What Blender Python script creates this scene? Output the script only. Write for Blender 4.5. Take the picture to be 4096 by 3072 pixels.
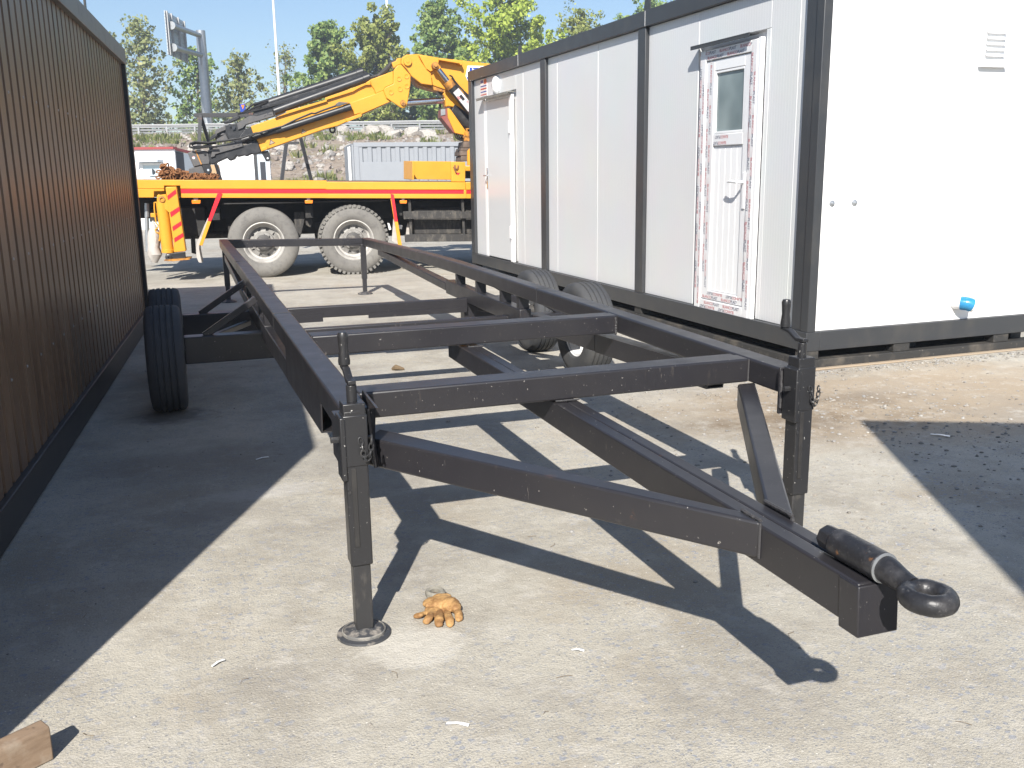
import bpy, bmesh, math, random
from mathutils import Vector, Matrix, noise
random.seed(7)
rad = math.radians
for o in list(bpy.data.objects): bpy.data.objects.remove(o, do_unlink=True)
SC = bpy.context.scene
COL = SC.collection

# ------------------------------------------------------------------ camera, sky, sun, exposure
CAM_H = 1.52; F_PX = 3779.0; W_PX, H_PX = 4096.0, 3072.0
PITCH, ROLL, YAW = 0.2196, -0.0148, -0.3331
def _cammat():
    cp, sp = math.cos(PITCH), math.sin(PITCH); cr, sr = math.cos(ROLL), math.sin(ROLL)
    c, s = math.cos(YAW), math.sin(YAW)
    A = Matrix(((1,0,0),(0,-sp,-cp),(0,cp,-sp)))
    B = Matrix(((cr,-sr,0),(sr,cr,0),(0,0,1)))
    Z = Matrix(((c,s,0),(-s,c,0),(0,0,1)))
    return B @ A @ Z
CM = _cammat(); CMT = CM.transposed(); CPOS = Vector((0,0,CAM_H))
cam_data = bpy.data.cameras.new('camera'); cam = bpy.data.objects.new('camera', cam_data); COL.objects.link(cam)
X, Y, Z = CMT @ Vector((1,0,0)), CMT @ Vector((0,-1,0)), CMT @ Vector((0,0,-1))
cam.matrix_world = Matrix(((X.x,Y.x,Z.x,0),(X.y,Y.y,Z.y,0),(X.z,Y.z,Z.z,CAM_H),(0,0,0,1)))
cam_data.sensor_width = 36; cam_data.lens = F_PX/W_PX*36; cam_data.clip_end = 3000; cam_data.clip_start = 0.05
SC.camera = cam

SUN_AZ, SUN_EL = rad(205.0), rad(36.8)          # where the sun stands, clockwise from +Y
world = bpy.data.worlds.new('World'); SC.world = world; world.use_nodes = True
wn = world.node_tree.nodes; wl = world.node_tree.links
bgn = wn['Background']; sky = wn.new('ShaderNodeTexSky'); sky.sky_type = 'NISHITA'; sky.sun_disc = False
sky.sun_elevation = SUN_EL; sky.sun_rotation = SUN_AZ; sky.altitude = 100; sky.air_density = 1.0; sky.dust_density = 0.5; sky.ozone_density = 3.2
wl.new(sky.outputs[0], bgn.inputs[0]); bgn.inputs[1].default_value = 0.075
sun_data = bpy.data.lights.new('sun', 'SUN'); sun_data.energy = 4.8; sun_data.angle = rad(0.53); sun_data.color = (1.0, 0.955, 0.88)
sun = bpy.data.objects.new('sun', sun_data); COL.objects.link(sun)
sdir = Vector((math.sin(SUN_AZ)*math.cos(SUN_EL), math.cos(SUN_AZ)*math.cos(SUN_EL), math.sin(SUN_EL)))
sun.rotation_euler = sdir.to_track_quat('Z','Y').to_euler(); sun.location = (0,-20,30)
SC.view_settings.view_transform = 'Standard'; SC.view_settings.look = 'None'
SC.view_settings.exposure = 0.89; SC.view_settings.gamma = 1.0; SC.view_settings.use_curve_mapping = False
SC.render.engine = 'CYCLES'
SC.cycles.max_bounces = 8; SC.cycles.transparent_max_bounces = 12

# ------------------------------------------------------------------ surveying helpers (survey points read off the photograph, placed on real planes)
def ray(u, v): return CMT @ Vector((u-W_PX/2, v-H_PX/2, F_PX))
def on_plane(u, v, p0, n):
    d = ray(u, v); return CPOS + d*((p0-CPOS).dot(n)/d.dot(n))
def on_z(u, v, z): return on_plane(u, v, Vector((0,0,z)), Vector((0,0,1)))
E1 = Vector((math.cos(YAW), math.sin(YAW), 0)); E1 = Vector((math.cos(-YAW), -math.sin(-YAW), 0))
E2 = Vector((math.sin(-YAW), math.cos(-YAW), 0))
def at_depth(u, v, d): return on_plane(u, v, E2*d, E2)

# ------------------------------------------------------------------ materials
def nt(name):
    m = bpy.data.materials.new(name); m.use_nodes = True
    return m, m.node_tree.nodes, m.node_tree.links, m.node_tree.nodes['Principled BSDF']
def mat(name, col, rough=0.5, metal=0.0, spots=(), bump=None, spec=0.5, coord='Object', rough_var=0.0):
    """spots: (scale, lo, hi, colour, strength, stretch) noise patches mixed over the base"""
    m, N, L, P = nt(name)
    P.inputs['Roughness'].default_value = rough; P.inputs['Metallic'].default_value = metal
    P.inputs['Specular IOR Level'].default_value = spec
    tc = N.new('ShaderNodeTexCoord')
    cur = N.new('ShaderNodeRGB'); cur.outputs[0].default_value = (*col, 1); out = cur.outputs[0]
    for i, s in enumerate(spots):
        sc, lo, hi, c2, st = s[:5]; stretch = s[5] if len(s) > 5 else (1,1,1); det = s[6] if len(s) > 6 else 6
        mp = N.new('ShaderNodeMapping'); mp.inputs['Scale'].default_value = stretch; mp.inputs['Location'].default_value = (i*3.7, i*1.9, i*5.1)
        L.new(tc.outputs[coord], mp.inputs[0])
        nz = N.new('ShaderNodeTexNoise'); nz.inputs['Scale'].default_value = sc; nz.inputs['Detail'].default_value = det; nz.inputs['Roughness'].default_value = 0.62
        L.new(mp.outputs[0], nz.inputs['Vector'])
        mr = N.new('ShaderNodeMapRange'); mr.inputs[1].default_value = lo; mr.inputs[2].default_value = hi; mr.inputs[4].default_value = st
        L.new(nz.outputs['Fac'], mr.inputs[0])
        mx = N.new('ShaderNodeMixRGB'); mx.inputs[2].default_value = (*c2, 1)
        L.new(mr.outputs[0], mx.inputs[0]); L.new(out, mx.inputs[1]); out = mx.outputs[0]
    L.new(out, P.inputs['Base Color'])
    if rough_var:
        nz = N.new('ShaderNodeTexNoise'); nz.inputs['Scale'].default_value = 9; nz.inputs['Detail'].default_value = 6; L.new(tc.outputs[coord], nz.inputs['Vector'])
        mr = N.new('ShaderNodeMapRange'); mr.inputs[3].default_value = rough-rough_var; mr.inputs[4].default_value = rough+rough_var
        L.new(nz.outputs['Fac'], mr.inputs[0]); L.new(mr.outputs[0], P.inputs['Roughness'])
    if bump:
        nz = N.new('ShaderNodeTexNoise'); nz.inputs['Scale'].default_value = bump[0]; nz.inputs['Detail'].default_value = 5; L.new(tc.outputs[coord], nz.inputs['Vector'])
        bp = N.new('ShaderNodeBump'); bp.inputs['Strength'].default_value = bump[1]; bp.inputs['Distance'].default_value = bump[2]
        L.new(nz.outputs['Fac'], bp.inputs['Height']); L.new(bp.outputs[0], P.inputs['Normal'])
    return m
M = {}
M['chassis'] = mat('chassis_paint', (0.021,0.020,0.0235), 0.36, spots=[(3,.45,.75,(.030,.028,.029),.8,(1,.3,1)),(44,.70,.72,(.40,.37,.34),.7),(105,.69,.71,(.5,.47,.43),.8),(62,.68,.72,(.22,.20,.18),.55,(1,1,.16)),(20,.66,.76,(.09,.078,.066),.6,(1,1,.3)),(5.3,.67,.75,(.13,.06,.028),.6)], rough_var=.10, bump=(60,.06,.003), spec=.6)
M['jack_paint'] = mat('jack_paint', (0.022,0.022,0.024), 0.36, spots=[(95,.675,.70,(.6,.58,.55),.9),(18,.66,.75,(.13,.115,.1),.6,(1,1,.3))], rough_var=.1)
M['worn_steel'] = mat('worn_steel', (0.036,0.036,0.038), 0.40, metal=.2, spots=[(26,.54,.74,(.13,.118,.105),.6,(1,1,.4)),(14,.6,.75,(.02,.02,.02),.8)])
M['foot_steel'] = mat('foot_steel', (0.045,0.047,0.052), 0.55, spots=[(22,.5,.66,(.30,.27,.235),.85)])
M['foot_rim'] = mat('foot_rim_dust', (0.24,.225,.2), .8, spots=[(30,.45,.6,(.1,.1,.1),.8)])
M['rim_disc'] = mat('rim_disc_paint', (0.26,0.25,0.235), .55, spots=[(7,.42,.66,(.10,.095,.088),.75)])
M['tow_iron'] = mat('tow_iron', (0.024,0.024,0.027), 0.42, metal=.2, spots=[(24,.48,.72,(.075,.073,.076),.8),(60,.62,.70,(.16,.155,.15),.7),(17,.655,.70,(.26,.115,.04),.8)], bump=(70,.4,.004), rough_var=.12)
M['weld'] = mat('weld_bead', (0.05,0.048,0.05), .5, bump=(220,.6,.004))
M['tyre'] = mat('tyre_rubber', (0.048,0.050,0.055), .78, spots=[(6,.45,.75,(.10,.095,.085),.5)], bump=(40,.1,.003))
M['tyre_dusty'] = mat('dusty_tyre_rubber', (0.155,0.148,0.138), .9, spots=[(3,.4,.7,(.21,.20,.18),.7),(14,.5,.72,(.085,.08,.077),.6)], bump=(50,.15,.004))
M['rim'] = mat('rim_paint', (0.44,0.425,0.40), .5, spots=[(7,.46,.70,(.22,.20,.18),.7)])
M['rim_white'] = mat('white_rim_paint', (0.68,0.68,0.68), .4, spots=[(12,.55,.75,(.35,.32,.28),.5)])
M['hub'] = mat('hub_iron', (0.055,0.052,0.05), .6, spots=[(12,.5,.7,(.22,.2,.17),.6)])
M['white_wall'] = None
M['frame_grey'] = mat('cabin_frame_paint', (0.036,0.0385,0.043), .40, spots=[(4,.5,.8,(.052,.05,.047),.6),(70,.73,.76,(.4,.37,.33),.7),(2.2,.55,.8,(.10,.092,.08),.5,(1,1,.6))], rough_var=.08)
M['skid'] = mat('skid_dusty', (0.03,0.029,0.028), .7, spots=[(5,.50,.72,(.13,.112,.09),.7),(40,.62,.7,(.24,.21,.175),.6)])
M['brown_frame'] = mat('brown_frame_paint', (0.19,0.185,0.165), .5, spots=[(5,.5,.7,(.10,.09,.08),.6)])
M['base_black'] = mat('base_rail_paint', (0.022,0.022,0.024), .42, spots=[(7,.5,.75,(.05,.045,.04),.6)])
M['white_paint'] = mat('white_paint', (0.80,0.80,0.80), .4, spots=[(3,.5,.8,(.72,.72,.71),.6)])
M['pvc'] = mat('white_pvc', (0.76,0.765,0.775), .28)
M['film'] = mat('protective_film', (0.70,0.705,0.72), .3, spots=[(9,.5,.62,(.66,.63,.63),.5)], bump=(30,.2,.004))
M['film_red'] = mat('film_print_red', (0.46,0.09,0.10), .4)
M['film_navy'] = mat('film_print_navy', (0.03,0.035,0.10), .4)
M['door_grey'] = mat('door_paint', (0.62,0.63,0.635), .3)
M['hinge_white'] = mat('door_trim', (0.86,0.86,0.86), .35)
M['chrome'] = mat('chrome', (0.62,0.62,0.64), .16, metal=1)
M['galv'] = mat('galvanised_steel', (0.42,0.44,0.46), .42, metal=.75, spots=[(8,.45,.7,(.3,.31,.33),.6)])
M['alu'] = mat('guardrail_zinc', (0.36,0.365,0.37), .55, metal=.3, spots=[(3,.45,.7,(.4,.4,.41),.5)])
M['lamp_plastic'] = mat('lamp_plastic', (0.85,0.85,0.85), .2)
M['sticker'] = mat('sticker_paper', (0.75,0.7,0.68), .4)
M['sticker_red'] = mat('sticker_red', (0.5,0.05,0.03), .4)
M['sticker_blue'] = mat('sticker_blue', (0.03,0.07,0.30), .4)
M['blue_plastic'] = mat('blue_plastic', (0.03,0.24,0.46), .3, spots=[(60,.45,.55,(.02,.16,.36),.6)])
M['yellow'] = mat('crane_yellow', (0.64,0.30,0.026), .40, spots=[(3,.45,.75,(.58,.25,.022),.6),(16,.715,.75,(.07,.035,.015),.85,(1,1,2)),(34,.735,.76,(.06,.03,.02),.9),(2.2,.6,.8,(.60,.30,.06),.4)], rough_var=.06)
M['yellow_worn'] = mat('worn_crane_yellow', (0.48,0.21,0.03), .6, spots=[(14,.45,.6,(.16,.075,.03),.8),(40,.6,.7,(.05,.03,.02),.8)])
M['red_paint'] = mat('red_stripe_paint', (0.72,0.022,0.035), .35)
M['crane_black'] = mat('crane_black_paint', (0.022,0.023,0.026), .40, spots=[(9,.5,.75,(.06,.058,.06),.7),(13,.7,.76,(.22,.12,.06),.5)], rough_var=.1)
M['crane_grey'] = mat('crane_grey_paint', (0.085,0.083,0.085), .5, spots=[(11,.5,.7,(.14,.12,.10),.6),(6,.66,.72,(.2,.09,.04),.6)])
M['rubber_hose'] = mat('hose_rubber', (0.015,0.015,0.016), .5)
M['underbody'] = mat('underbody_black', (0.018,0.017,0.017), .7, spots=[(8,.5,.7,(.05,.045,.04),.6)])
M['dusty_black'] = mat('dusty_black', (0.035,0.033,0.032), .8, spots=[(14,.5,.68,(.14,.125,.105),.6,(1,1,.35)),(50,.62,.7,(.25,.22,.19),.6)])
M['deck_wood'] = mat('deck_plate', (0.10,0.075,0.06), .75, spots=[(7,.45,.7,(.2,.15,.12),.7)])
M['flap'] = mat('mud_flap_rubber', (0.42,0.39,0.36), .7, spots=[(8,.5,.7,(.25,.22,.2),.6)])
M['orange_lens'] = mat('orange_lens', (0.85,0.22,0.02), .25)
M['red_rust'] = mat('faded_red_paint', (0.23,0.07,0.06), .6, spots=[(9,.5,.7,(.3,.16,.13),.6)])
M['rust'] = mat('rusty_chain', (0.24,0.10,0.035), .8, spots=[(20,.45,.65,(.10,.045,.02),.7),(9,.55,.7,(.36,.19,.08),.6)])
M['label_white'] = mat('label_white', (0.72,0.70,0.70), .4, spots=[(12,.58,.62,(.55,.12,.14),.8)])
M['logo_blue'] = mat('logo_blue', (0.02,0.06,0.36), .35)
M['logo_red'] = mat('logo_red', (0.6,0.03,0.03), .35)
M['cont_grey'] = mat('container_paint', (0.27,0.285,0.31), .5, spots=[(2.5,.45,.75,(.235,.25,.275),.6),(20,.7,.75,(.2,.18,.16),.5)])
M['roof_red'] = mat('hut_roof_red', (0.28,0.05,0.05), .5)
M['hut_white'] = mat('hut_wall', (0.80,0.80,0.82), .5)
M['hut_grey'] = mat('hut_side_panel', (0.42,0.47,0.52), .5)
M['hut_blue'] = mat('hut_door_paint', (0.52,0.63,0.68), .4)
M['dark_room'] = mat('dark_interior', (0.03,0.035,0.045), .8)
M['tan'] = mat('tan_board', (0.42,0.27,0.15), .8)
M['trestle'] = mat('trestle_steel', (0.03,0.03,0.033), .5, spots=[(5,.62,.72,(.2,.07,.03),.7)])
M['wood'] = mat('weathered_timber', (0.26,0.185,0.125), .85, spots=[(4,.4,.7,(.17,.11,.07),.8,(1,6,14)),(9,.52,.66,(.36,.30,.235),.7),(30,.62,.7,(.07,.05,.04),.6)], bump=(30,.3,.006))
M['plank'] = mat('pale_plank', (0.34,0.275,0.205), .8, spots=[(6,.4,.7,(.40,.30,.2),.7,(1,12,12))])
M['leather'] = mat('tan_leather', (0.42,0.245,0.095), .74, spots=[(20,.42,.56,(.22,.11,.04),.9),(60,.62,.72,(.13,.065,.025),.6),(12,.6,.75,(.60,.37,.17),.5)], bump=(140,.35,.004))
M['cuff_cloth'] = mat('cuff_cloth', (0.25,0.235,0.20), .9, spots=[(30,.45,.65,(.14,.13,.11),.7)])
M['nylon'] = mat('white_nylon', (0.82,0.82,0.82), .35)
M['bark'] = mat('bark', (0.20,0.16,0.12), .9, spots=[(6,.45,.65,(.10,.08,.06),.7)])
M['twig'] = mat('dry_twig', (0.17,0.12,0.07), .9)

def fine_rib_wall(name):
    m, N, L, P = nt(name)
    P.inputs['Roughness'].default_value = .38
    tc = N.new('ShaderNodeTexCoord')
    mp = N.new('ShaderNodeMapping'); mp.inputs['Rotation'].default_value = (0,0,0); L.new(tc.outputs['Object'], mp.inputs[0])
    w = N.new('ShaderNodeTexWave'); w.wave_type='BANDS'; w.bands_direction='Y'; w.wave_profile='SIN'; w.inputs['Scale'].default_value = 9.0; w.inputs['Distortion'].default_value=0
    L.new(mp.outputs[0], w.inputs[0])
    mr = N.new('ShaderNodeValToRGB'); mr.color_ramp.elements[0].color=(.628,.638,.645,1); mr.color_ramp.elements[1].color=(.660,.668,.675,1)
    L.new(w.outputs['Fac'], mr.inputs[0])
    nz = N.new('ShaderNodeTexNoise'); nz.inputs['Scale'].default_value=1.6; nz.inputs['Detail'].default_value=6; L.new(tc.outputs['Object'], nz.inputs[0])
    mx = N.new('ShaderNodeMixRGB'); mx.blend_type='MULTIPLY'; mx.inputs[0].default_value=.10; L.new(mr.outputs[0], mx.inputs[1]); L.new(nz.outputs['Color'], mx.inputs[2])
    L.new(mx.outputs[0], P.inputs['Base Color'])
    bp = N.new('ShaderNodeBump'); bp.inputs['Strength'].default_value=.14; bp.inputs['Distance'].default_value=.003
    L.new(w.outputs['Fac'], bp.inputs['Height']); L.new(bp.outputs[0], P.inputs['Normal'])
    return m
M['white_wall'] = fine_rib_wall('ribbed_white_panel')

def brown_sheet():
    m, N, L, P = nt('brown_sheet')
    tc = N.new('ShaderNodeTexCoord')
    mp = N.new('ShaderNodeMapping'); mp.inputs['Scale'].default_value=(1,1.4,.16); L.new(tc.outputs['Object'], mp.inputs[0])
    nz = N.new('ShaderNodeTexNoise'); nz.inputs['Scale'].default_value=5; nz.inputs['Detail'].default_value=8; nz.inputs['Roughness'].default_value=.65; L.new(mp.outputs[0], nz.inputs[0])
    cr = N.new('ShaderNodeValToRGB'); e=cr.color_ramp.elements; e[0].position=.32; e[0].color=(.095,.052,.028,1); e[1].position=.70; e[1].color=(.215,.150,.098,1)
    x = cr.color_ramp.elements.new(.55); x.color=(.165,.095,.052,1)
    L.new(nz.outputs['Fac'], cr.inputs[0]); L.new(cr.outputs[0], P.inputs['Base Color'])
    P.inputs['Roughness'].default_value=.33; P.inputs['Specular IOR Level'].default_value=.5
    mr = N.new('ShaderNodeMapRange'); mr.inputs[3].default_value=.24; mr.inputs[4].default_value=.5; L.new(nz.outputs['Fac'], mr.inputs[0]); L.new(mr.outputs[0], P.inputs['Roughness'])
    n2 = N.new('ShaderNodeTexNoise'); n2.inputs['Scale'].default_value=26; L.new(tc.outputs['Object'], n2.inputs[0])
    bp = N.new('ShaderNodeBump'); bp.inputs['Strength'].default_value=.10; bp.inputs['Distance'].default_value=.01; L.new(n2.outputs['Fac'], bp.inputs['Height']); L.new(bp.outputs[0], P.inputs['Normal'])
    return m
M['brown'] = brown_sheet()

def glass_mat():
    m, N, L, P = nt('frosted_glass')
    P.inputs['Base Color'].default_value=(.33,.40,.41,1); P.inputs['Roughness'].default_value=.22
    tc = N.new('ShaderNodeTexCoord'); nz = N.new('ShaderNodeTexNoise'); nz.inputs['Scale'].default_value=2.2; L.new(tc.outputs['Object'], nz.inputs[0])
    cr = N.new('ShaderNodeValToRGB'); cr.color_ramp.elements[0].position=.3; cr.color_ramp.elements[0].color=(.13,.17,.18,1); cr.color_ramp.elements[1].position=.75; cr.color_ramp.elements[1].color=(.30,.36,.36,1)
    L.new(nz.outputs['Fac'], cr.inputs[0]); L.new(cr.outputs[0], P.inputs['Base Color'])
    n2 = N.new('ShaderNodeTexNoise'); n2.inputs['Scale'].default_value=180; L.new(tc.outputs['Object'], n2.inputs[0])
    bp = N.new('ShaderNodeBump'); bp.inputs['Strength'].default_value=.25; bp.inputs['Distance'].default_value=.002; L.new(n2.outputs['Fac'], bp.inputs['Height']); L.new(bp.outputs[0], P.inputs['Normal'])
    return m
M['glass'] = glass_mat()

def leaf_mat(name, c1, c2, c3):
    m, N, L, P = nt(name)
    g = N.new('ShaderNodeNewGeometry'); cr = N.new('ShaderNodeValToRGB')
    e = cr.color_ramp.elements; e[0].color=(*c1,1); e[1].color=(*c3,1); k=e.new(.5); k.color=(*c2,1)
    L.new(g.outputs['Random Per Island'], cr.inputs[0])
    L.new(cr.outputs[0], P.inputs['Base Color']); P.inputs['Roughness'].default_value=.5; P.inputs['Specular IOR Level'].default_value=.35
    tr = N.new('ShaderNodeBsdfTranslucent'); L.new(cr.outputs[0], tr.inputs[0])
    mx = N.new('ShaderNodeMixShader'); mx.inputs[0].default_value=.28
    L.new(P.outputs[0], mx.inputs[1]); L.new(tr.outputs[0], mx.inputs[2]); L.new(mx.outputs[0], N['Material Output'].inputs[0])
    return m
M['leaf_dull'] = leaf_mat('leaf_dull', (.16,.21,.09), (.26,.29,.11), (.37,.37,.17))
M['leaf_green'] = leaf_mat('leaf_green', (.12,.215,.075), (.21,.30,.085), (.32,.40,.12))
M['leaf_olive'] = leaf_mat('leaf_olive', (.16,.20,.055), (.26,.30,.07), (.37,.39,.12))
M['leaf_bright'] = leaf_mat('leaf_bright', (.22,.31,.04), (.35,.44,.065), (.48,.55,.11))
M['grass'] = leaf_mat('grass_blades', (.09,.13,.035), (.17,.20,.055), (.28,.27,.11))
def rock_mat():
    m, N, L, P = nt('rubble_stone')
    g = N.new('ShaderNodeNewGeometry'); cr = N.new('ShaderNodeValToRGB'); e=cr.color_ramp.elements
    e[0].color=(.19,.15,.12,1); e[1].color=(.40,.36,.31,1); k=e.new(.45); k.color=(.28,.215,.17,1); k=e.new(.7); k.color=(.24,.225,.215,1)
    L.new(g.outputs['Random Per Island'], cr.inputs[0])
    tc=N.new('ShaderNodeTexCoord'); nz=N.new('ShaderNodeTexNoise'); nz.inputs['Scale'].default_value=5; nz.inputs['Detail'].default_value=8; L.new(tc.outputs['Object'],nz.inputs[0])
    mx=N.new('ShaderNodeMixRGB'); mx.blend_type='OVERLAY'; mx.inputs[0].default_value=.5; L.new(cr.outputs[0],mx.inputs[1]); L.new(nz.outputs['Fac'],mx.inputs[2])
    hs=N.new('ShaderNodeHueSaturation'); hs.inputs['Saturation'].default_value=.75; L.new(mx.outputs[0],hs.inputs['Color']); L.new(hs.outputs[0],P.inputs['Base Color']); P.inputs['Roughness'].default_value=.9
    bp=N.new('ShaderNodeBump'); bp.inputs['Strength'].default_value=.5; bp.inputs['Distance'].default_value=.1; L.new(nz.outputs['Fac'],bp.inputs['Height']); L.new(bp.outputs[0],P.inputs['Normal'])
    return m
M['rock'] = rock_mat()
M['grit'] = rock_mat(); M['grit'].name = 'yard_grit'
for n_ in M['grit'].node_tree.nodes:
    if n_.type == 'VALTORGB':
        for e_, c_ in zip(n_.color_ramp.elements, ((.22,.20,.17),(.30,.26,.21),(.27,.265,.26),(.38,.355,.31))): e_.color = (*c_,1)
M['earth'] = mat('bank_earth', (0.255,0.20,0.155), .95, spots=[(.6,.4,.7,(.20,.155,.11),.8),(3,.45,.6,(.31,.26,.21),.7),(9,.55,.65,(.36,.32,.27),.6),(.35,.52,.62,(.15,.16,.06),.55)], bump=(6,.7,.12))

def ground_mat():
    m, N, L, P = nt('worn_concrete')
    tc = N.new('ShaderNodeTexCoord'); co = tc.outputs['Object']
    def noise_(sc, det=6, rough=.6, off=0):
        mp = N.new('ShaderNodeMapping'); mp.inputs['Location'].default_value=(off, off*.7, 0); L.new(co, mp.inputs[0])
        n = N.new('ShaderNodeTexNoise'); n.inputs['Scale'].default_value=sc; n.inputs['Detail'].default_value=det; n.inputs['Roughness'].default_value=rough
        L.new(mp.outputs[0], n.inputs['Vector']); return n.outputs['Fac']
    def rng(v, a, b, c=0., d=1.):
        r = N.new('ShaderNodeMapRange'); r.inputs[1].default_value=a; r.inputs[2].default_value=b; r.inputs[3].default_value=c; r.inputs[4].default_value=d; L.new(v, r.inputs[0]); return r.outputs[0]
    def mul(a, b):
        q = N.new('ShaderNodeMath'); q.operation='MULTIPLY'
        for i, v in enumerate((a, b)):
            if isinstance(v, float): q.inputs[i].default_value=v
            else: L.new(v, q.inputs[i])
        return q.outputs[0]
    def mix(f, a, b):
        x = N.new('ShaderNodeMixRGB')
        for i, v in enumerate((f, a, b)):
            if isinstance(v, tuple): x.inputs[i].default_value=(*v,1)
            elif isinstance(v, float): x.inputs[i].default_value=v
            else: L.new(v, x.inputs[i])
        return x.outputs[0]
    def blob(x, y, rx, ry, edge=.5):       # a patch with a soft outline of its own
        mp = N.new('ShaderNodeMapping'); mp.inputs['Location'].default_value=(-x/rx,-y/ry,0); mp.inputs['Scale'].default_value=(1/rx,1/ry,0); L.new(co, mp.inputs[0])
        nn = N.new('ShaderNodeTexNoise'); nn.inputs['Scale'].default_value=2.3; nn.inputs['Detail'].default_value=6; L.new(mp.outputs[0], nn.inputs['Vector'])
        ad = N.new('ShaderNodeMixRGB'); ad.blend_type='LINEAR_LIGHT'; ad.inputs[0].default_value=.55; L.new(mp.outputs[0], ad.inputs[1]); L.new(nn.outputs['Color'], ad.inputs[2])
        ln = N.new('ShaderNodeVectorMath'); ln.operation='LENGTH'; L.new(ad.outputs[0], ln.inputs[0])
        return rng(ln.outputs['Value'], 1.0, 1.0-edge)
    base = mix(rng(noise_(.55), .35, .68), (.41,.383,.325), (.50,.466,.395))
    base = mix(mul(rng(noise_(2.2, 8, .7, 5), .44, .64), .8), base, (.31,.28,.232))
    base = mix(mul(rng(noise_(1.1, 5, .6, 9), .52, .68), .75), base, (.345,.295,.225))
    # exposed grey-blue aggregate: cells of several sizes, only where the cement is worn
    worn = rng(noise_(1.1, 7, .72, 21), .34, .56)
    for sc, th, colr, k in ((17, .24, (.33,.335,.355), .7), (33, .34, (.285,.297,.33), .9), (60, .38, (.29,.295,.31), .8), (115, .42, (.25,.25,.255), .8)):
        mp = N.new('ShaderNodeMapping'); mp.inputs['Location'].default_value=(sc*.13, sc*.07, 0); mp.inputs['Scale'].default_value=(1,1.25,0); L.new(co, mp.inputs[0])
        wob = N.new('ShaderNodeTexNoise'); wob.inputs['Scale'].default_value=sc*1.3; wob.inputs['Detail'].default_value=2; L.new(mp.outputs[0], wob.inputs['Vector'])
        ad = N.new('ShaderNodeMixRGB'); ad.blend_type='ADD'; ad.inputs[0].default_value=.55/sc; L.new(mp.outputs[0], ad.inputs[1]); L.new(wob.outputs['Color'], ad.inputs[2])
        v = N.new('ShaderNodeTexVoronoi'); v.inputs['Scale'].default_value=sc; L.new(ad.outputs[0], v.inputs['Vector'])
        sep = N.new('ShaderNodeSeparateColor'); L.new(v.outputs['Color'], sep.inputs[0])
        pick = rng(sep.outputs[0], .62, .64)                # one cell in four
        size = rng(sep.outputs[1], 0., 1., th*.55, th*1.25)
        sub = N.new('ShaderNodeMath'); sub.operation='SUBTRACT'; L.new(size, sub.inputs[0]); L.new(v.outputs['Distance'], sub.inputs[1])
        inside = rng(sub.outputs[0], 0., .05)
        base = mix(mul(mul(mul(inside, pick), worn), k), base, colr)
    sp = N.new('ShaderNodeTexVoronoi'); sp.inputs['Scale'].default_value=70; L.new(co, sp.inputs['Vector'])
    ss = N.new('ShaderNodeSeparateColor'); L.new(sp.outputs['Color'], ss.inputs[0])
    base = mix(mul(mul(rng(sp.outputs['Distance'], .22, .12), rng(ss.outputs[0], .90, .91)), .9), base, (.78,.74,.66))
    base = mix(mul(mul(rng(sp.outputs['Distance'], .2, .1), rng(ss.outputs[1], .92, .93)), .85), base, (.07,.065,.06))
    base = mix(mul(rng(noise_(240, 3), .54, .68), .6), base, (.20,.19,.18))
    base = mix(mul(rng(noise_(170, 3, .6, 3), .56, .70), .6), base, (.60,.565,.50))
    # stains: earth washed along the white cabin, damp earth by the right jack, cement ring by the near jack
    base = mix(mul(blob(4.5,5.0,2.4,1.15), .75), base, (.34,.262,.18))
    base = mix(mul(mul(blob(3.7,4.85,1.3,.55), rng(noise_(3.1, 8, .7, 33), .42, .60)), .85), base, (.19,.14,.09))
    base = mix(mul(rng(noise_(.8, 8, .70, 41), .50, .64), .5), base, (.27,.245,.215))
    base = mix(mul(rng(noise_(6, 9, .78, 51), .52, .66), .6), base, (.52,.49,.44))
    base = mix(mul(blob(.3,4.6,.35,.12), .5), base, (.5,.48,.45))
    base = mix(mul(blob(.62,2.80,.19,.15,.25), .6), base, (.56,.53,.47))
    base = mix(mul(rng(noise_(38, 5, .7, 61), .58, .70), .5), base, (.26,.235,.205))
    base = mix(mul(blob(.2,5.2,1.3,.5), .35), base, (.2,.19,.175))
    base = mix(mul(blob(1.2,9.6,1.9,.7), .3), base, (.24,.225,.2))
    base = mix(mul(blob(-.15,6.4,.30,.25), .7), base, (.10,.095,.09))  # dark patch on the ground at the left front trailer tyre
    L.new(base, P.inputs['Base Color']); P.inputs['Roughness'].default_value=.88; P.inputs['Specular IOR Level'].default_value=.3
    h1 = noise_(130, 5); h2 = noise_(22, 6)
    ah = N.new('ShaderNodeMath'); ah.operation='ADD'; L.new(h1, ah.inputs[0]); L.new(mul(h2, 1.4), ah.inputs[1])
    bp = N.new('ShaderNodeBump'); bp.inputs['Strength'].default_value=.45; bp.inputs['Distance'].default_value=.012; L.new(ah.outputs[0], bp.inputs['Height']); L.new(bp.outputs[0], P.inputs['Normal'])
    return m
M['ground'] = ground_mat()

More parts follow.
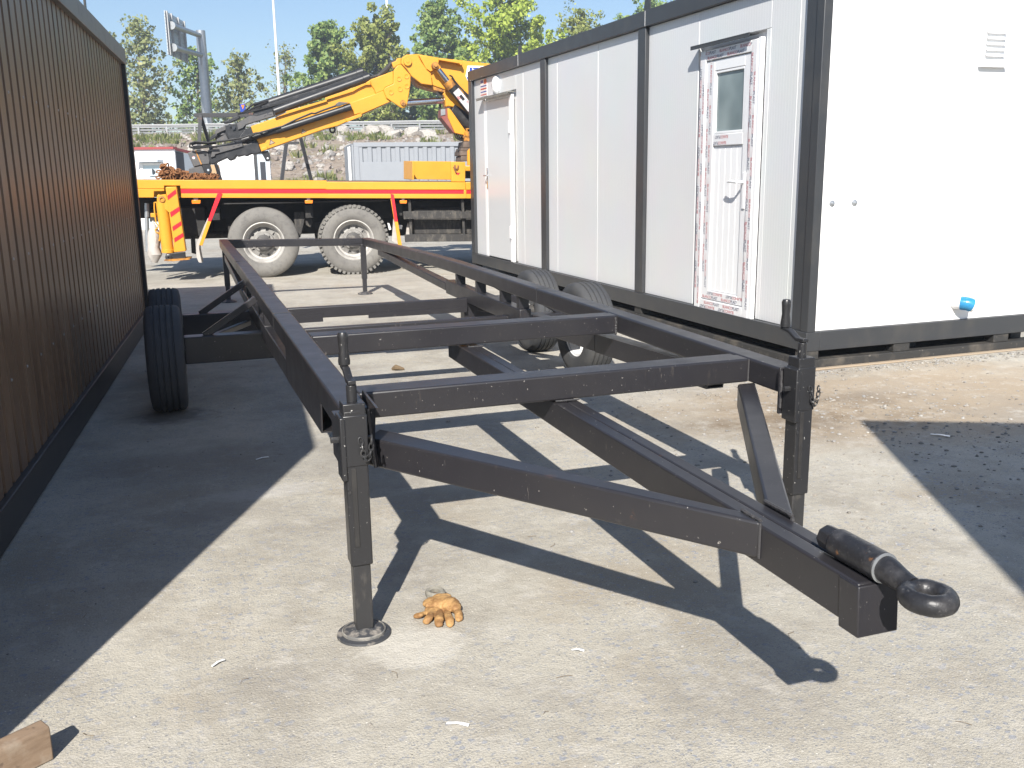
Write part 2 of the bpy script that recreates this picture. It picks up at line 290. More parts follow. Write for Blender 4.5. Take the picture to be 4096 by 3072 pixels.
# ------------------------------------------------------------------ mesh helpers
ORIGIN = {}
def root_of(o):
    while o.parent: o = o.parent
    return o
class MB:
    def __init__(s): s.v = []; s.f = []; s.mi = []; s.cur = 0
    def add(s, vs, fs):
        b = len(s.v); s.v += [Vector(p) for p in vs]; s.f += [tuple(b+i for i in f) for f in fs]; s.mi += [s.cur]*len(fs); return s
    def frame_box(s, c, ax, ay, az):      # centre and three half-axis vectors
        c = Vector(c); vs = [c+ax*i+ay*j+az*k for k in (-1,1) for j in (-1,1) for i in (-1,1)]
        fs = [(0,2,3,1),(4,5,7,6),(0,1,5,4),(2,6,7,3),(0,4,6,2),(1,3,7,5)]
        if ax.cross(ay).dot(az) < 0: fs = [f[::-1] for f in fs]
        return s.add(vs, fs)
    def box(s, x0, x1, y0, y1, z0, z1):
        return s.frame_box(((x0+x1)/2,(y0+y1)/2,(z0+z1)/2), Vector((abs(x1-x0)/2,0,0)), Vector((0,abs(y1-y0)/2,0)), Vector((0,0,abs(z1-z0)/2)))
    def beam(s, p, q, w, h, up=(0,0,1)):
        p, q = Vector(p), Vector(q); d = (q-p); L = d.length; d /= L
        up = Vector(up); sd = d.cross(up)
        if sd.length < 1e-4: sd = d.cross(Vector((1,0,0)))
        sd.normalize(); u = sd.cross(d)
        return s.frame_box((p+q)/2, sd*w/2, d*L/2, u*h/2)
    def prism(s, pts, ext):
        pts = [Vector(p) for p in pts]; ext = Vector(ext); n = len(pts)
        nrm = Vector((0,0,0))
        for i in range(n): nrm += pts[i].cross(pts[(i+1)%n])
        if nrm.dot(ext) > 0: pts = pts[::-1]
        vs = pts+[p+ext for p in pts]
        fs = [tuple(range(n)), tuple(range(2*n-1, n-1, -1))]+[(i, i+n, (i+1)%n+n, (i+1)%n) for i in range(n)]
        return s.add(vs, fs)
    def cyl(s, p, q, r0, r1=None, n=20, caps=True):
        p, q = Vector(p), Vector(q); r1 = r0 if r1 is None else r1; d = (q-p).normalized()
        a = d.orthogonal().normalized(); b = d.cross(a)
        vs = [c+(a*math.cos(2*math.pi*i/n)+b*math.sin(2*math.pi*i/n))*r for c, r in ((p,r0),(q,r1)) for i in range(n)]
        fs = [(i,(i+1)%n,(i+1)%n+n,i+n) for i in range(n)]
        if caps: fs += [tuple(range(n-1,-1,-1)), tuple(range(n,2*n))]
        return s.add(vs, fs)
    def tube(s, pts, r, n=8, closed=False):
        pts = [Vector(p) for p in pts]; m = len(pts); vs = []; a = None
        for i, p in enumerate(pts):
            if closed: d = pts[(i+1)%m]-pts[i-1]
            else: d = pts[min(i+1,m-1)]-pts[max(i-1,0)]
            d.normalize()
            if a is None: a = d.orthogonal().normalized()
            a = (a-d*a.dot(d)); a = a.normalized() if a.length>1e-6 else d.orthogonal().normalized()
            b = d.cross(a); rr = r[i] if isinstance(r,(list,tuple)) else r
            vs += [p+(a*math.cos(2*math.pi*k/n)+b*math.sin(2*math.pi*k/n))*rr for k in range(n)]
        fs = []
        for i in range(m if closed else m-1):
            j = (i+1)%m
            fs += [(i*n+k, i*n+(k+1)%n, j*n+(k+1)%n, j*n+k) for k in range(n)]
        if not closed: fs += [tuple(range(n-1,-1,-1)), tuple(range((m-1)*n, m*n))]
        return s.add(vs, fs)
    def lathe(s, prof, c, axis, n=40, closed=False):
        """prof: (radius, offset along the axis)"""
        c, axis = Vector(c), Vector(axis).normalized(); a = axis.orthogonal().normalized(); b = axis.cross(a); m = len(prof)
        vs = [c+axis*h+(a*math.cos(2*math.pi*i/n)+b*math.sin(2*math.pi*i/n))*r for r, h in prof for i in range(n)]
        fs = []
        for k in range(m if closed else m-1):
            l = (k+1)%m
            fs += [(k*n+i, k*n+(i+1)%n, l*n+(i+1)%n, l*n+i) for i in range(n)]
        return s.add(vs, fs)
    def map(s, fn): s.v = [Vector(fn(p)) for p in s.v]; return s
    def build(s, name, m, parent=None, bevel=0, smooth=False, seg=2, fix=False):
        me = bpy.data.meshes.new(name); o = bpy.data.objects.new(name, me)
        org = ORIGIN.get(root_of(parent).name, Vector()) if parent else Vector()
        me.from_pydata([tuple(p-org) for p in s.v], [], s.f)
        for mm in (m if isinstance(m,(list,tuple)) else [m]): me.materials.append(M[mm] if isinstance(mm,str) else mm)
        if any(s.mi): me.polygons.foreach_set('material_index', s.mi)
        if fix:
            bm = bmesh.new(); bm.from_mesh(me); bmesh.ops.recalc_face_normals(bm, faces=bm.faces); bm.to_mesh(me); bm.free()
        if smooth:
            me.polygons.foreach_set('use_smooth', [True]*len(me.polygons))
            try: me.set_sharp_from_angle(angle=rad(38))
            except Exception: pass
        me.update(); COL.objects.link(o)
        if parent: o.parent = parent
        if bevel:
            b = o.modifiers.new('bevel','BEVEL'); b.width = bevel; b.segments = seg; b.limit_method = 'ANGLE'; b.angle_limit = rad(40); b.harden_normals = False
            me.polygons.foreach_set('use_smooth', [True]*len(me.polygons))
            try: me.set_sharp_from_angle(angle=rad(30))
            except Exception: pass
        return o
def tag(o, label=None, cat=None, group=None, kind=None):
    if label: o['label'] = label
    if cat: o['category'] = cat
    if group: o['group'] = group
    if kind: o['kind'] = kind
    return o
def thing(name, loc, label, cat, group=None):
    o = bpy.data.objects.new(name, None); COL.objects.link(o); o.location = loc; o.empty_display_size = .2
    ORIGIN[o.name] = Vector(loc); return tag(o, label, cat, group)
def dup(o, parent=None, loc=None):
    c = o.copy(); COL.objects.link(c)
    if parent: c.parent = parent
    if loc is not None: c.location = loc
    for ch in [x for x in bpy.data.objects if x.parent == o]: dup(ch, c)
    return c
def text_mesh(body, height):
    cu = bpy.data.curves.new('lettering','FONT'); cu.body = body; cu.size = 1; cu.resolution_u = 2; cu.space_character = .92
    o = bpy.data.objects.new('lettering', cu); COL.objects.link(o); bpy.context.view_layer.update()
    me = bpy.data.meshes.new_from_object(o.evaluated_get(bpy.context.evaluated_depsgraph_get()))
    vs = [v.co.copy() for v in me.vertices]; fs = [tuple(p.vertices) for p in me.polygons]
    bpy.data.objects.remove(o); bpy.data.curves.remove(cu); bpy.data.meshes.remove(me)
    hy = max(v.y for v in vs); x0 = min(v.x for v in vs); x1 = max(v.x for v in vs); k = height/hy
    return [Vector(((v.x-x0)*k, v.y*k, 0)) for v in vs], fs, (x1-x0)*k

# ------------------------------------------------------------------ ground
g = MB()
nx, ny = 60, 60
g.add([(-400,-250,0),(400,-250,0),(400,600,0),(-400,600,0)], [(0,1,2,3)])
tag(g.build('ground','ground'), kind='structure')

# ------------------------------------------------------------------ bank, road and far land (frame turned to face the photograph)
def bg(a, d, z): p = E1*a+E2*d; return Vector((p.x, p.y, z))
SL0, SL1, TOPZ = 35.0, 58.0, 4.05
def bank_z(a, d):
    if d < SL0: return -0.3
    t = min(1,(d-SL0)/(SL1-SL0)); z = TOPZ*(t**1.05)
    n = noise.fractal(Vector((a*.22, d*.3, 3)), .8, 2.1, 5)*.42*math.sin(math.pi*min(1,max(0,t))**.6 if t<1 else 0)
    return z+n
m_ = MB(); A0, A1, NA, ND = -70, 70, 150, 46
for j in range(ND+1):
    d = SL0-1+(SL1-SL0+1)*j/ND
    for i in range(NA+1):
        a = A0+(A1-A0)*i/NA; m_.v.append(bg(a, d, bank_z(a, d)))
for j in range(ND):
    for i in range(NA):
        k = j*(NA+1)+i; m_.f.append((k, k+1, k+NA+2, k+NA+1)); m_.mi.append(0)
tag(m_.build('embankment','earth',smooth=True), kind='structure')
rd = MB(); rd.add([bg(-300,SL1,TOPZ), bg(300,SL1,TOPZ), bg(300,90,TOPZ), bg(-300,90,TOPZ)], [(0,1,2,3)]); rd.add([bg(-300,90,TOPZ), bg(300,90,TOPZ), bg(300,130,.05), bg(-300,130,.05)], [(0,1,2,3)])
tag(rd.build('verge','earth'), kind='structure')

# ------------------------------------------------------------------ flatbed trailer chassis
def warp(p):
    def lerp(tab, y):
        for (a, b), (c, d) in zip(tab, tab[1:]):
            if y <= c: return b+(d-b)*max(0,(y-a)/(c-a))
        return tab[-1][1]
    l = lerp(((3.2,0),(5,.012),(8,.028),(12.35,.022)), p.y); r = lerp(((3.2,0),(4.7,.012),(6.5,.02),(8.5,.028),(12.35,-.025)), p.y)
    t = max(0,min(1,(p.x-.5)/1.75)); z = p.z+(l+(r-l)*t)*max(0,min(1,(p.z-.1)/.4))
    sx = max(0,min(1,(p.x-.56)/1.64))*.035*max(0,min(1,(p.y-3.3)/6))
    return (p.x+sx, p.y, z)
XL0, XL1, XR0, XR1 = .462, .565, 2.2, 2.303
tr = thing('trailer_chassis', (1.38,7,0), 'long dark grey steel trailer chassis with tow eye, standing on screw jacks between the cabins', 'trailer')
def rail(x0, x1):
    b = MB(); ys = [3.1,4,5,6,7,8,9,10,11,12.37]; s = [(x0,.65),(x1,.65),(x1,.75),(x0,.75)]
    for y in ys: b.v += [Vector((x,y,z)) for x, z in s]
    n = len(ys)
    for i in range(n-1): b.f += [(i*4+k, i*4+(k+1)%4, i*4+4+(k+1)%4, i*4+4+k) for k in range(4)]
    b.f += [(3,2,1,0), tuple((n-1)*4+k for k in range(4))]; b.mi = [0]*len(b.f)
    return b.map(warp).build('side_rail','chassis',tr,bevel=.010,seg=3,fix=True)
rail(XL0,XL1); rail(XR0,XR1)
def crossbeam(y0, y1, z0, z1, x0=XL1, x1=XR0, double=True, name='crossbeam'):
    b = MB(); ym = y0+(y1-y0)*.66
    b.box(x0,x1,y0,ym,z0,z1)
    if double: b.box(x0,x1,ym+.001,y1,z0,z1-.004)
    return b.map(warp).build(name,'chassis',tr,bevel=.008,seg=3)
crossbeam(3.33,3.475,.65,.75); crossbeam(4.615,4.765,.648,.748); crossbeam(12.27,12.368,.655,.748,double=False)
crossbeam(6.5,6.6,.385,.480,.56,2.21,double=False,name='axle_beam'); crossbeam(7.56,7.66,.395,.480,.56,2.21,double=False,name='axle_beam')
b = MB().box(.56,1.02,7.553,7.559,.368,.43).box(1.38,2.2,7.553,7.559,.372,.41); b.map(warp).build('beam_splice','chassis',tr)
# lower chords with uprights
def chord(x0, x1, filled):
    def shift(p): q = warp(p); return (q[0], q[1], p.z)
    def pr(pts, nm): return MB().prism([(x0,y,z) for y, z in pts], (x1-x0,0,0)).map(shift).build(nm,'chassis',tr,bevel=.006)
    if filled: q_ = [(3.66,.6505),(3.68,.52),(4.93,.484),(4.93,.6605)]
    else: q_ = [(3.66,.6485),(3.68,.545),(4.93,.501),(4.93,.606)]
    hb = MB().prism([(x0,y,z) for y, z in q_],(.006,0,0)).prism([(x1-.006,y,z) for y, z in q_],(.006,0,0)).prism([(x0+.0061,q_[1][0],q_[1][1]),(x0+.0061,4.93,q_[2][1]),(x0+.0061,4.93,q_[2][1]+.006),(x0+.0061,q_[1][0],q_[1][1]+.006)],(x1-x0-.0122,0,0))
    if not filled: hb.prism([(x0+.0061,3.66,.6485),(x0+.0061,4.93,.606),(x0+.0061,4.93,.600),(x0+.0061,3.66,.6425)],(x1-x0-.0122,0,0))
    hb.map(shift).build('lower_chord','chassis',tr)
    if filled: pr([(4.933,.592),(4.933,.484),(6.24,.458),(6.24,.575)], 'lower_chord')
    else: pr([(4.933,.606),(4.933,.501),(5.98,.472),(5.98,.578)], 'lower_chord')
    pr([(6.243,.578),(6.243,.458),(8.26,.466),(8.26,.588)], 'lower_chord')
    pr([(8.263,.560),(8.263,.488),(11.36,.578),(11.36,.652)], 'lower_chord')
    for y in (6.30,6.69,7.32,7.92): MB().box(x0+.006,x1-.006,y-.028,y+.028,.577,.672).map(shift).build('upright','chassis',tr,bevel=.003)
chord(XL0+.006,XL1-.01,True); chord(XR0+.008,XR1-.006,False)
# wheel arms, braces
for sx in (-1,1):
    cx = 1.385
    def mx(x): return cx+sx*(x-cx) if sx>0 else x
    def X_(x): return x if sx < 0 else 2*cx-x-.002
    for y in (6.5,7.6):
        MB().box(min(X_(-.03),X_(.554)),max(X_(-.03),X_(.554)),y,y+.12,.315,.4945).build('wheel_arm','chassis',tr,bevel=.006)
        MB().beam((X_(.10),y+.06,.49),(X_(.455),y+.09,.715),.045,.045,(0,1,0)).build('brace','chassis',tr,bevel=.004)
    MB().beam((X_(.02),6.63,.42),(X_(.45),7.52,.42),.04,.04).build('brace','chassis',tr,bevel=.004)
# drawbar: two channels side by side, arms of the tow frame
for x0, x1 in ((1.33,1.3795),(1.3805,1.43)):
    MB().prism([(x0,1.56,.636),(x0,1.56,.528),(x0,4.9,.545),(x0,4.9,.647)], (x1-x0,0,0)).build('drawbar_channel','chassis',tr,bevel=.007,seg=3)
MB().prism([(1.326,1.553,.632),(1.326,1.546,.514),(1.326,1.612,.514),(1.326,1.62,.633)], (.108,0,0)).build('nose_plate','chassis',tr,bevel=.003)
MB().prism([(.61,3.20,.647),(1.33,2.02,.647),(1.33,1.93,.647),(.545,3.10,.647)][::1], (0,0,-.10)).build('tow_arm','chassis',tr,bevel=.008,seg=3)
MB().prism([(2.15,3.33,.647),(2.235,3.33,.647),(1.43,1.93,.647),(1.43,2.06,.647)], (0,0,-.10)).build('tow_arm','chassis',tr,bevel=.008,seg=3)
# weld seams
for x0, x1, y in ((XL0,XL1,5.45),(XL0,XL1,8.9),(XR0,XR1,5.87),(XR0,XR1,9.3)): MB().box(x0-.001,x1+.001,y,y+.008,.652,.7525).map(warp).build('weld_seam','weld',tr)
for a_, b_ in (((2.197,3.328,.655),(2.198,3.328,.748)),((2.203,4.612,.655),(2.203,4.612,.748)),((.568,4.612,.66),(.568,4.612,.75)),((1.328,1.93,.55),(1.328,1.93,.645)),((1.33,3.328,.648),(1.43,3.328,.648))): MB().tube([a_,b_],.004,6).map(warp).build('weld_seam','weld',tr)
for a_, b_ in (((.566,3.328,.655),(.566,3.328,.748)),((2.198,4.613,.655),(2.198,4.613,.748)),((1.429,1.935,.55),(1.429,1.935,.645)),((1.332,2.02,.649),(1.332,1.935,.649)),((1.428,2.06,.649),(1.428,1.935,.649)),((.575,3.14,.552),(.575,3.14,.646)),((1.36,4.611,.646),(1.44,4.611,.646)),((.545,3.005,.76),(.545,3.005,.60)),((2.18,3.07,.75),(2.18,3.07,.60))):
    pts_ = [Vector(a_).lerp(Vector(b_),k/14)+Vector((random.uniform(-1,1),random.uniform(-1,1),0))*.0018 for k in range(15)]; MB().tube(pts_,[.0048+.0016*(k%2) for k in range(15)],6).build('weld_seam','weld',tr,smooth=True)
# tow coupling
cp = MB(); ty = 1.386; tz = .670
cp.cyl((ty,1.705,tz),(ty,1.548,tz),.0345,n=32)
coup = cp.build('coupling_tube','tow_iron',tr,bevel=.004,smooth=True)
MB().lathe([(.001,.045),(.024,.045),(.030,.038),(.031,0),(.001,0)],(ty,1.706,tz),(0,1,0),n=8).build('castle_nut','tow_iron',coup,bevel=.003)
MB().lathe([(.029,0),(.0348,0),(.0350,.0015),(.029,.003)],(ty,1.5475,tz),(0,-1,0),n=32,closed=True).build('collar_ring','galv',coup,smooth=True)
MB().lathe([(.0295,0),(.030,.016),(.027,.034),(.0245,.055),(.0235,.085)],(ty,1.546,tz),(0,-1,-.12),n=24).build('eye_shank','tow_iron',coup,smooth=True)
ring = MB(); RR, ra, rz = .0385, .0195, .0225; rc = Vector((ty,1.418,.658)); n1, n2 = 44, 18
for i in range(n1):
    t = 2*math.pi*i/n1
    for k in range(n2):
        u = 2*math.pi*k/n2; r = RR+ra*math.cos(u); ring.v.append(rc+Vector((r*math.cos(t), r*math.sin(t)*1.08, rz*math.sin(u))))
for i in range(n1):
    for k in range(n2): ring.f.append((i*n2+k, ((i+1)%n1)*n2+k, ((i+1)%n1)*n2+(k+1)%n2, i*n2+(k+1)%n2)); ring.mi.append(0)
for q in ring.v: q += Vector((noise.noise(q*60),noise.noise(q*60+Vector((3,3,3))),noise.noise(q*60+Vector((7,7,7)))))*.0016
ring.build('tow_eye','tow_iron',tr,smooth=True,fix=True)
# screw jacks at the front corners
def chain_link(mb, c, d, up, L=.022, w=.010, r=.0026):
    d = Vector(d).normalized(); up = Vector(up).normalized(); pts = []
    for i in range(10):
        t = 2*math.pi*i/10; pts.append(Vector(c)+d*math.cos(t)*L*.5+up*math.sin(t)*w*.6)
    mb.tube(pts, r, 5, closed=True)
def jack(x, y, sgn):
    j = MB().box(x-.0365,x+.0365,y-.0365,y+.0365,.262,.79); j = j.build('jack','jack_paint',tr,bevel=.005)
    MB().box(x-.029,x+.029,y-.029,y+.029,.03,.30).build('inner_tube','worn_steel',j,bevel=.004)
    MB().box(x-.0395,x+.0395,y-.0395,y+.0395,.605,.775).box(x-.050,x-.032,y-.044,y+.044,.56,.77).build('sleeve','jack_paint',j,bevel=.004)
    MB().box(x-.036,x+.036,y-.036,y+.036,.775,.812).build('cap_plate','jack_paint',j,bevel=.003)
    MB().box(x-.020,x-.004,y-.0395,y-.0366,.33,.60).build('guide_strip','underbody',j,bevel=.001)
    MB().lathe([(.001,.034),(.03,.034),(.045,.026),(.066,.020),(.070,.012),(.078,.010),(.090,.008),(.092,.001),(.001,.001)],(x,y,0),(0,0,1),n=40).build('foot_plate','foot_steel',j,smooth=True)
    MB().lathe([(.066,.016),(.070,.0215),(.074,.0185),(.074,.010),(.066,.010)],(x,y,0),(0,0,1),n=40,closed=True).build('foot_rim','foot_rim',j,smooth=True)
    cr = MB().cyl((x,y,.81),(x,y,.868),.017,n=16)
    cr.prism([(x-.013,y-.02,.87),(x-.013,y+.03,.868),(x-.013,y+.085,.895),(x-.013,y+.13,.900),(x-.013,y+.13,.912),(x-.013,y+.08,.907),(x-.013,y+.03,.882),(x-.013,y-.02,.884)],(.026,0,0))
    cr.build('crank','jack_paint',j,bevel=.003)
    MB().lathe([(.001,0),(.019,0),(.020,.012),(.0155,.05),(.0175,.085),(.0185,.098),(.014,.108),(.001,.110)],(x,y+.115,.912),(0,0,1),n=18).build('handle_grip','jack_paint',j,smooth=True)
    ch = MB()
    pts = [Vector((x+.012,y-.044,.70)),Vector((x+.016,y-.046,.68)),Vector((x+.018,y-.053,.66)),Vector((x+.02,y-.054,.64)),Vector((x+.028,y-.054,.628)),Vector((x+.038,y-.054,.64)),Vector((x+.044,y-.053,.66)),Vector((x+.047,y-.052,.68)),Vector((x+.048,y-.050,.70))]
    for i in range(len(pts)-1):
        a, c = pts[i], pts[i+1]; chain_link(ch,(a+c)/2,c-a,(0,1,0) if i%2 else (c-a).cross(Vector((0,1,0))),.026,.013,.0026)
    ch.build('pin_chain','worn_steel',j,smooth=True)
    MB().cyl((x-.06,y,.69),(x+.06,y,.69),.006,n=10).cyl((x-.075,y,.69),(x-.05,y,.69),.011,n=6).cyl((x-.03,y-.037,.52),(x-.03,y-.041,.52),.006,n=8).build('lock_pin','worn_steel',j)
    return j
jack(.478,2.955,1); jack(2.232,3.02,-1)
MB().prism([(.530,3.0,.772),(.565,3.0,.772),(.571,3.3,.77),(.567,3.32,.60),(.560,3.0,.57),(.545,2.99,.57)],(.008,0,0)).box(.43,.53,3.004,3.1,.60,.752).build('jack_bracket','chassis',tr,bevel=.003)
MB().box(2.176,2.30,3.075,3.087,.575,.762).box(2.19,2.30,3.067,3.1,.63,.748).build('jack_bracket','chassis',tr,bevel=.003)
for x, y in ((.515,12.24),(2.238,12.3)):
    l = MB().box(x-.033,x+.033,y-.033,y+.033,.2,.652).build('rear_leg','chassis',tr,bevel=.004)
    MB().box(x-.026,x+.026,y-.026,y+.026,.02,.22).build('inner_tube','chassis',l,bevel=.003)
    MB().lathe([(.001,.04),(.035,.036),(.07,.022),(.095,.014),(.097,.001),(.001,.001)],(x,y,0),(0,0,1),n=28).build('foot_plate','foot_steel',l,smooth=True)
    MB().cyl((x,y,.2),(x+.001,y,.205),.03,n=8).build('collar','chassis',l)
MB().box(.57,.86,12.262,12.269,.66,.70).box(1.98,2.22,12.262,12.269,.665,.70).build('corner_plate','chassis',tr)
# trailer wheels: steel rim, tyre with grooves
def tyre_profile(R, Wd, ri, grooves=4, gd=.009, gw=.012):
    h = Wd/2; p = [(ri,-h*.62),(ri+.02,-h*.86),(R*.80,-h*1.0),(R*.93,-h*.93),(R*.975,-h*.80)]
    xs = -h*.80
    for i in range(grooves):
        x = -h*.80+(i+1)*(h*1.6)/(grooves+1); cr = R-(abs(x)/h)**2*.008
        p += [(cr,x-gw/2-.001),(cr-gd,x-gw/2+.002),(cr-gd,x+gw/2-.002),(cr,x+gw/2+.001)]
    p += [(R*.975,h*.80),(R*.93,h*.93),(R*.80,h),(ri+.02,h*.86),(ri,h*.62)]
    return p
def trailer_wheel(x, y, side):
    R = .355; wv = thing_dummy = MB().lathe(tyre_profile(R,.235,.205),(x,y,R-.006),(side,0,0),n=56).build('wheel','tyre',tr,smooth=True)
    c = (x,y,R-.006)
    MB().lathe([(.205,-.075),(.212,-.085),(.218,-.075),(.20,-.07),(.195,.0),(.19,.05),(.12,.075),(.06,.07),(.001,.07)],c,(side,0,0),n=40).lathe([(.205,.075),(.214,.085),(.218,.075),(.20,.07),(.195,.0)],c,(side,0,0),n=40).build('rim','rim_white',wv,smooth=True)
    MB().cyl((x-side*.12,y,c[2]),(x+side*.09,y,c[2]),.05,n=20).build('hub','hub',wv,bevel=.004)
    return wv
for y in (6.6,7.66): trailer_wheel(-.15,y,-1); trailer_wheel(2.885,y,1)

# ------------------------------------------------------------------ white cabin on the right
YC = -.0135
CW = Vector((4.472,6.002,0)); AL = Vector((math.sin(YC),math.cos(YC),0)); EN = Vector((math.cos(YC),-math.sin(YC),0)); UP = Vector((0,0,1))
def cab(a, e, z): return CW+AL*a+EN*e+UP*z
def cbox(mb, a0, a1, e0, e1, z0, z1):
    return mb.frame_box(cab((a0+a1)/2,(e0+e1)/2,(z0+z1)/2), EN*abs(e1-e0)/2, AL*abs(a1-a0)/2, UP*abs(z1-z0)/2)
wc = thing('site_cabin', CW, 'white panelled site cabin with dark grey frame, plastic-wrapped glazed door and black base', 'cabin')
LN, WD = 8.44, 2.40
def cpart(name, m, *boxes, bevel=.004, parent=None):
    b = MB()
    for q in boxes: cbox(b, *q)
    return b.build(name, m, parent or wc, bevel=bevel)
PW = .158
# posts
cpart('corner_post','frame_grey',(0,.085,0,.075,.295,2.885),(.001,.216,.012,.075,.294,2.884))
cpart('corner_post','frame_grey',(LN-.16,LN,0,.12,.295,2.885)); cpart('corner_post','frame_grey',(0,.1,WD-.16,WD,.295,2.885)); cpart('corner_post','frame_grey',(LN-.12,LN,WD-.12,WD,.295,2.885))
for a0, a1 in ((2.715,2.873),(5.321,5.490)): cpart('wall_post','frame_grey',(a0,a1,.006,.09,.295,2.885))
# rails
cpart('roof_rail','frame_grey',(0,LN,-.004,.14,2.886,3.035)); cpart('roof_rail','frame_grey',(0,LN,WD-.14,WD,2.886,3.035)); cpart('roof_rail','frame_grey',(0.002,.14,.141,WD-.141,2.886,3.033)); cpart('roof_rail','frame_grey',(LN-.14,LN-.002,.141,WD-.141,2.886,3.033))
cpart('floor_rail','frame_grey',(0,LN,-.004,.12,.145,.294)); cpart('floor_rail','frame_grey',(0.002,.12,.121,WD-.001,.145,.294)); cpart('floor_rail','frame_grey',(0,LN,WD-.12,WD,.145,.294))
cpart('roof_sheet','frame_grey',(.1,LN-.1,.1,WD-.1,3.0,3.028))
cpart('floor_plate','underbody',(.13,LN-.1,.13,WD-.13,.20,.28))
# skid frame under the floor
sk = [(.0,LN,.0,.12,.012,.075),(0.0,.12,.121,WD,.012,.075)]
for a in (.0,2.73,5.33,LN-.16): sk.append((a+.004,a+.15,.012,.12,.076,.144))
for e in (.93,1.97): sk.append((.012,.11,e-.08,e+.08,.076,.144))
cpart('skid_frame','skid',*sk)
cpart('skid_frame','skid',(.2,LN,1.15,1.25,.012,.144),(.2,LN,WD-.12,WD,.012,.144))
# wall panels, each sandwich board its own piece
def panels(lo, hi, seams, e):
    ed = [lo]+seams+[hi]
    for p, q in zip(ed, ed[1:]): cpart('wall_panel','white_wall',(p+.003,q-.003,e,e+.05,.296,2.884),bevel=.003)
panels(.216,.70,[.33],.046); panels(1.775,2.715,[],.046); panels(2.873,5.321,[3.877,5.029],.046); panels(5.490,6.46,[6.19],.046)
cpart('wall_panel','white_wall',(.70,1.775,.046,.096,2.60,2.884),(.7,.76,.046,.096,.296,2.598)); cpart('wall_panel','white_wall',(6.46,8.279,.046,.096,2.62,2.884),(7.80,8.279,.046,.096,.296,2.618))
cpart('backing_wall','white_paint',(.3,LN-.2,.097,.12,.3,2.88))
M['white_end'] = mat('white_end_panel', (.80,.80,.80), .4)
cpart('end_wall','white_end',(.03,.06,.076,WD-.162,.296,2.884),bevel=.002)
cpart('back_wall','white_end',(.1,LN-.1,WD-.09,WD-.04,.296,2.884),(LN-.09,LN-.04,.13,WD-.13,.296,2.884),bevel=0)
for a in (2.74,6.268):
    lug = MB(); pts = [cab(a-.06,.03,3.036)]+[cab(a+.055*math.cos(t),.03,3.10+.055*math.sin(t)) for t in [math.pi-math.pi*i/8 for i in range(9)]]+[cab(a+.06,.03,3.036)]
    lug.prism(pts, EN*.012); lug.build('lifting_lug','frame_grey',wc)
    cpart('rail_joint','white_paint',(a-.03,a-.027,-.006,-.004,2.89,3.03),bevel=0)
# steel door at the far end
dr = cpart('steel_door','door_grey',(6.665,7.68,.030,.046,.31,2.535),bevel=.004)
cpart('door_frame','hinge_white',(6.555,6.66,.010,.05,.298,2.56),(7.685,7.80,.030,.05,.298,2.56),(6.66,7.685,.026,.05,2.54,2.598),parent=dr)
for z in (.71,2.137): cpart('hinge','hinge_white',(6.60,6.672,-.004,.010,z-.085,z+.085),parent=dr)
cpart('canopy','brown_frame',(6.53,7.89,-.055,.045,2.585,2.597),(6.53,7.89,-.055,-.05,2.562,2.585),parent=dr,bevel=.002)
cpart('handle_plate','chrome',(7.655,7.69,.020,.030,1.30,1.60),bevel=.003,parent=dr)
hh = MB().cyl(cab(7.672,.02,1.49),cab(7.672,-.03,1.49),.010,n=10).cyl(cab(7.68,-.03,1.49),cab(7.56,-.03,1.49),.010,n=10); hh.build('handle','chrome',dr,smooth=True)
# lamp over the door
lm = MB(); lm.lathe([(.001,.075),(.05,.07),(.085,.05),(.1,.02),(.105,0)],cab(7.222,.046,2.735),-EN,n=24)
lp = lm.map(lambda p: Vector((p.x,p.y,(p.z-2.735)*1.25+2.735))).build('wall_lamp','lamp_plastic',wc,smooth=True)
MB().lathe([(.125,0),(.125,.018),(.10,.022)],cab(7.222,.046,2.735),-EN,n=24).build('lamp_base','white_paint',lp,smooth=True)
# sign sheet in the corner
st = cpart('notice_sheet','sticker',(7.66,7.97,.040,.0455,2.63,2.875),bevel=0)
cpart('print_block','sticker_red',(7.67,7.80,.0385,.0398,2.80,2.865),(7.68,7.95,.0385,.0398,2.725,2.745),(7.68,7.95,.0385,.0398,2.645,2.66),bevel=0,parent=st)
cpart('print_block','sticker_blue',(7.83,7.95,.0385,.0398,2.82,2.86),(7.68,7.95,.0385,.0398,2.765,2.782),(7.68,7.95,.0385,.0398,2.685,2.70),bevel=0,parent=st)
# plastic door still in its printed film
pv = cpart('plastic_door','film',(.815,.90,.004,.07,.29,2.535),(1.59,1.68,.004,.07,.29,2.535),(.90,1.59,.006,.07,2.445,2.535),(.90,1.59,.006,.07,.29,.375),bevel=.006)
cpart('reveal_strip','pvc',(.775,.813,.010,.05,.285,2.545),parent=pv,bevel=.003)
cpart('wall_seal','pvc',(1.682,1.70,.030,.05,.30,2.54),parent=pv,bevel=.002)
leafp = cpart('door_leaf','film',(.905,1.0,.018,.06,.38,2.44),(1.46,1.585,.018,.06,.38,2.44),(1.0,1.46,.018,.06,.38,.46),(1.0,1.46,.018,.06,1.725,1.825),bevel=.006,parent=pv)
cpart('top_bar','pvc',(1.0,1.46,.018,.06,2.35,2.44),parent=pv,bevel=.006)
cpart('glazing_bead','pvc',(1.44,1.459,.022,.05,1.826,2.349),(1.001,1.02,.022,.05,1.826,2.349),(1.02,1.44,.022,.05,1.826,1.846),(1.02,1.44,.022,.05,2.329,2.349),parent=pv,bevel=.003)
cpart('glass_pane','glass',(1.021,1.439,.038,.046,1.847,2.328),parent=pv,bevel=0)
for i in range(5): cpart('board','pvc',(1.002+i*.0916,1.002+i*.0916+.089,.034,.05,.462,1.723),parent=pv,bevel=.004)
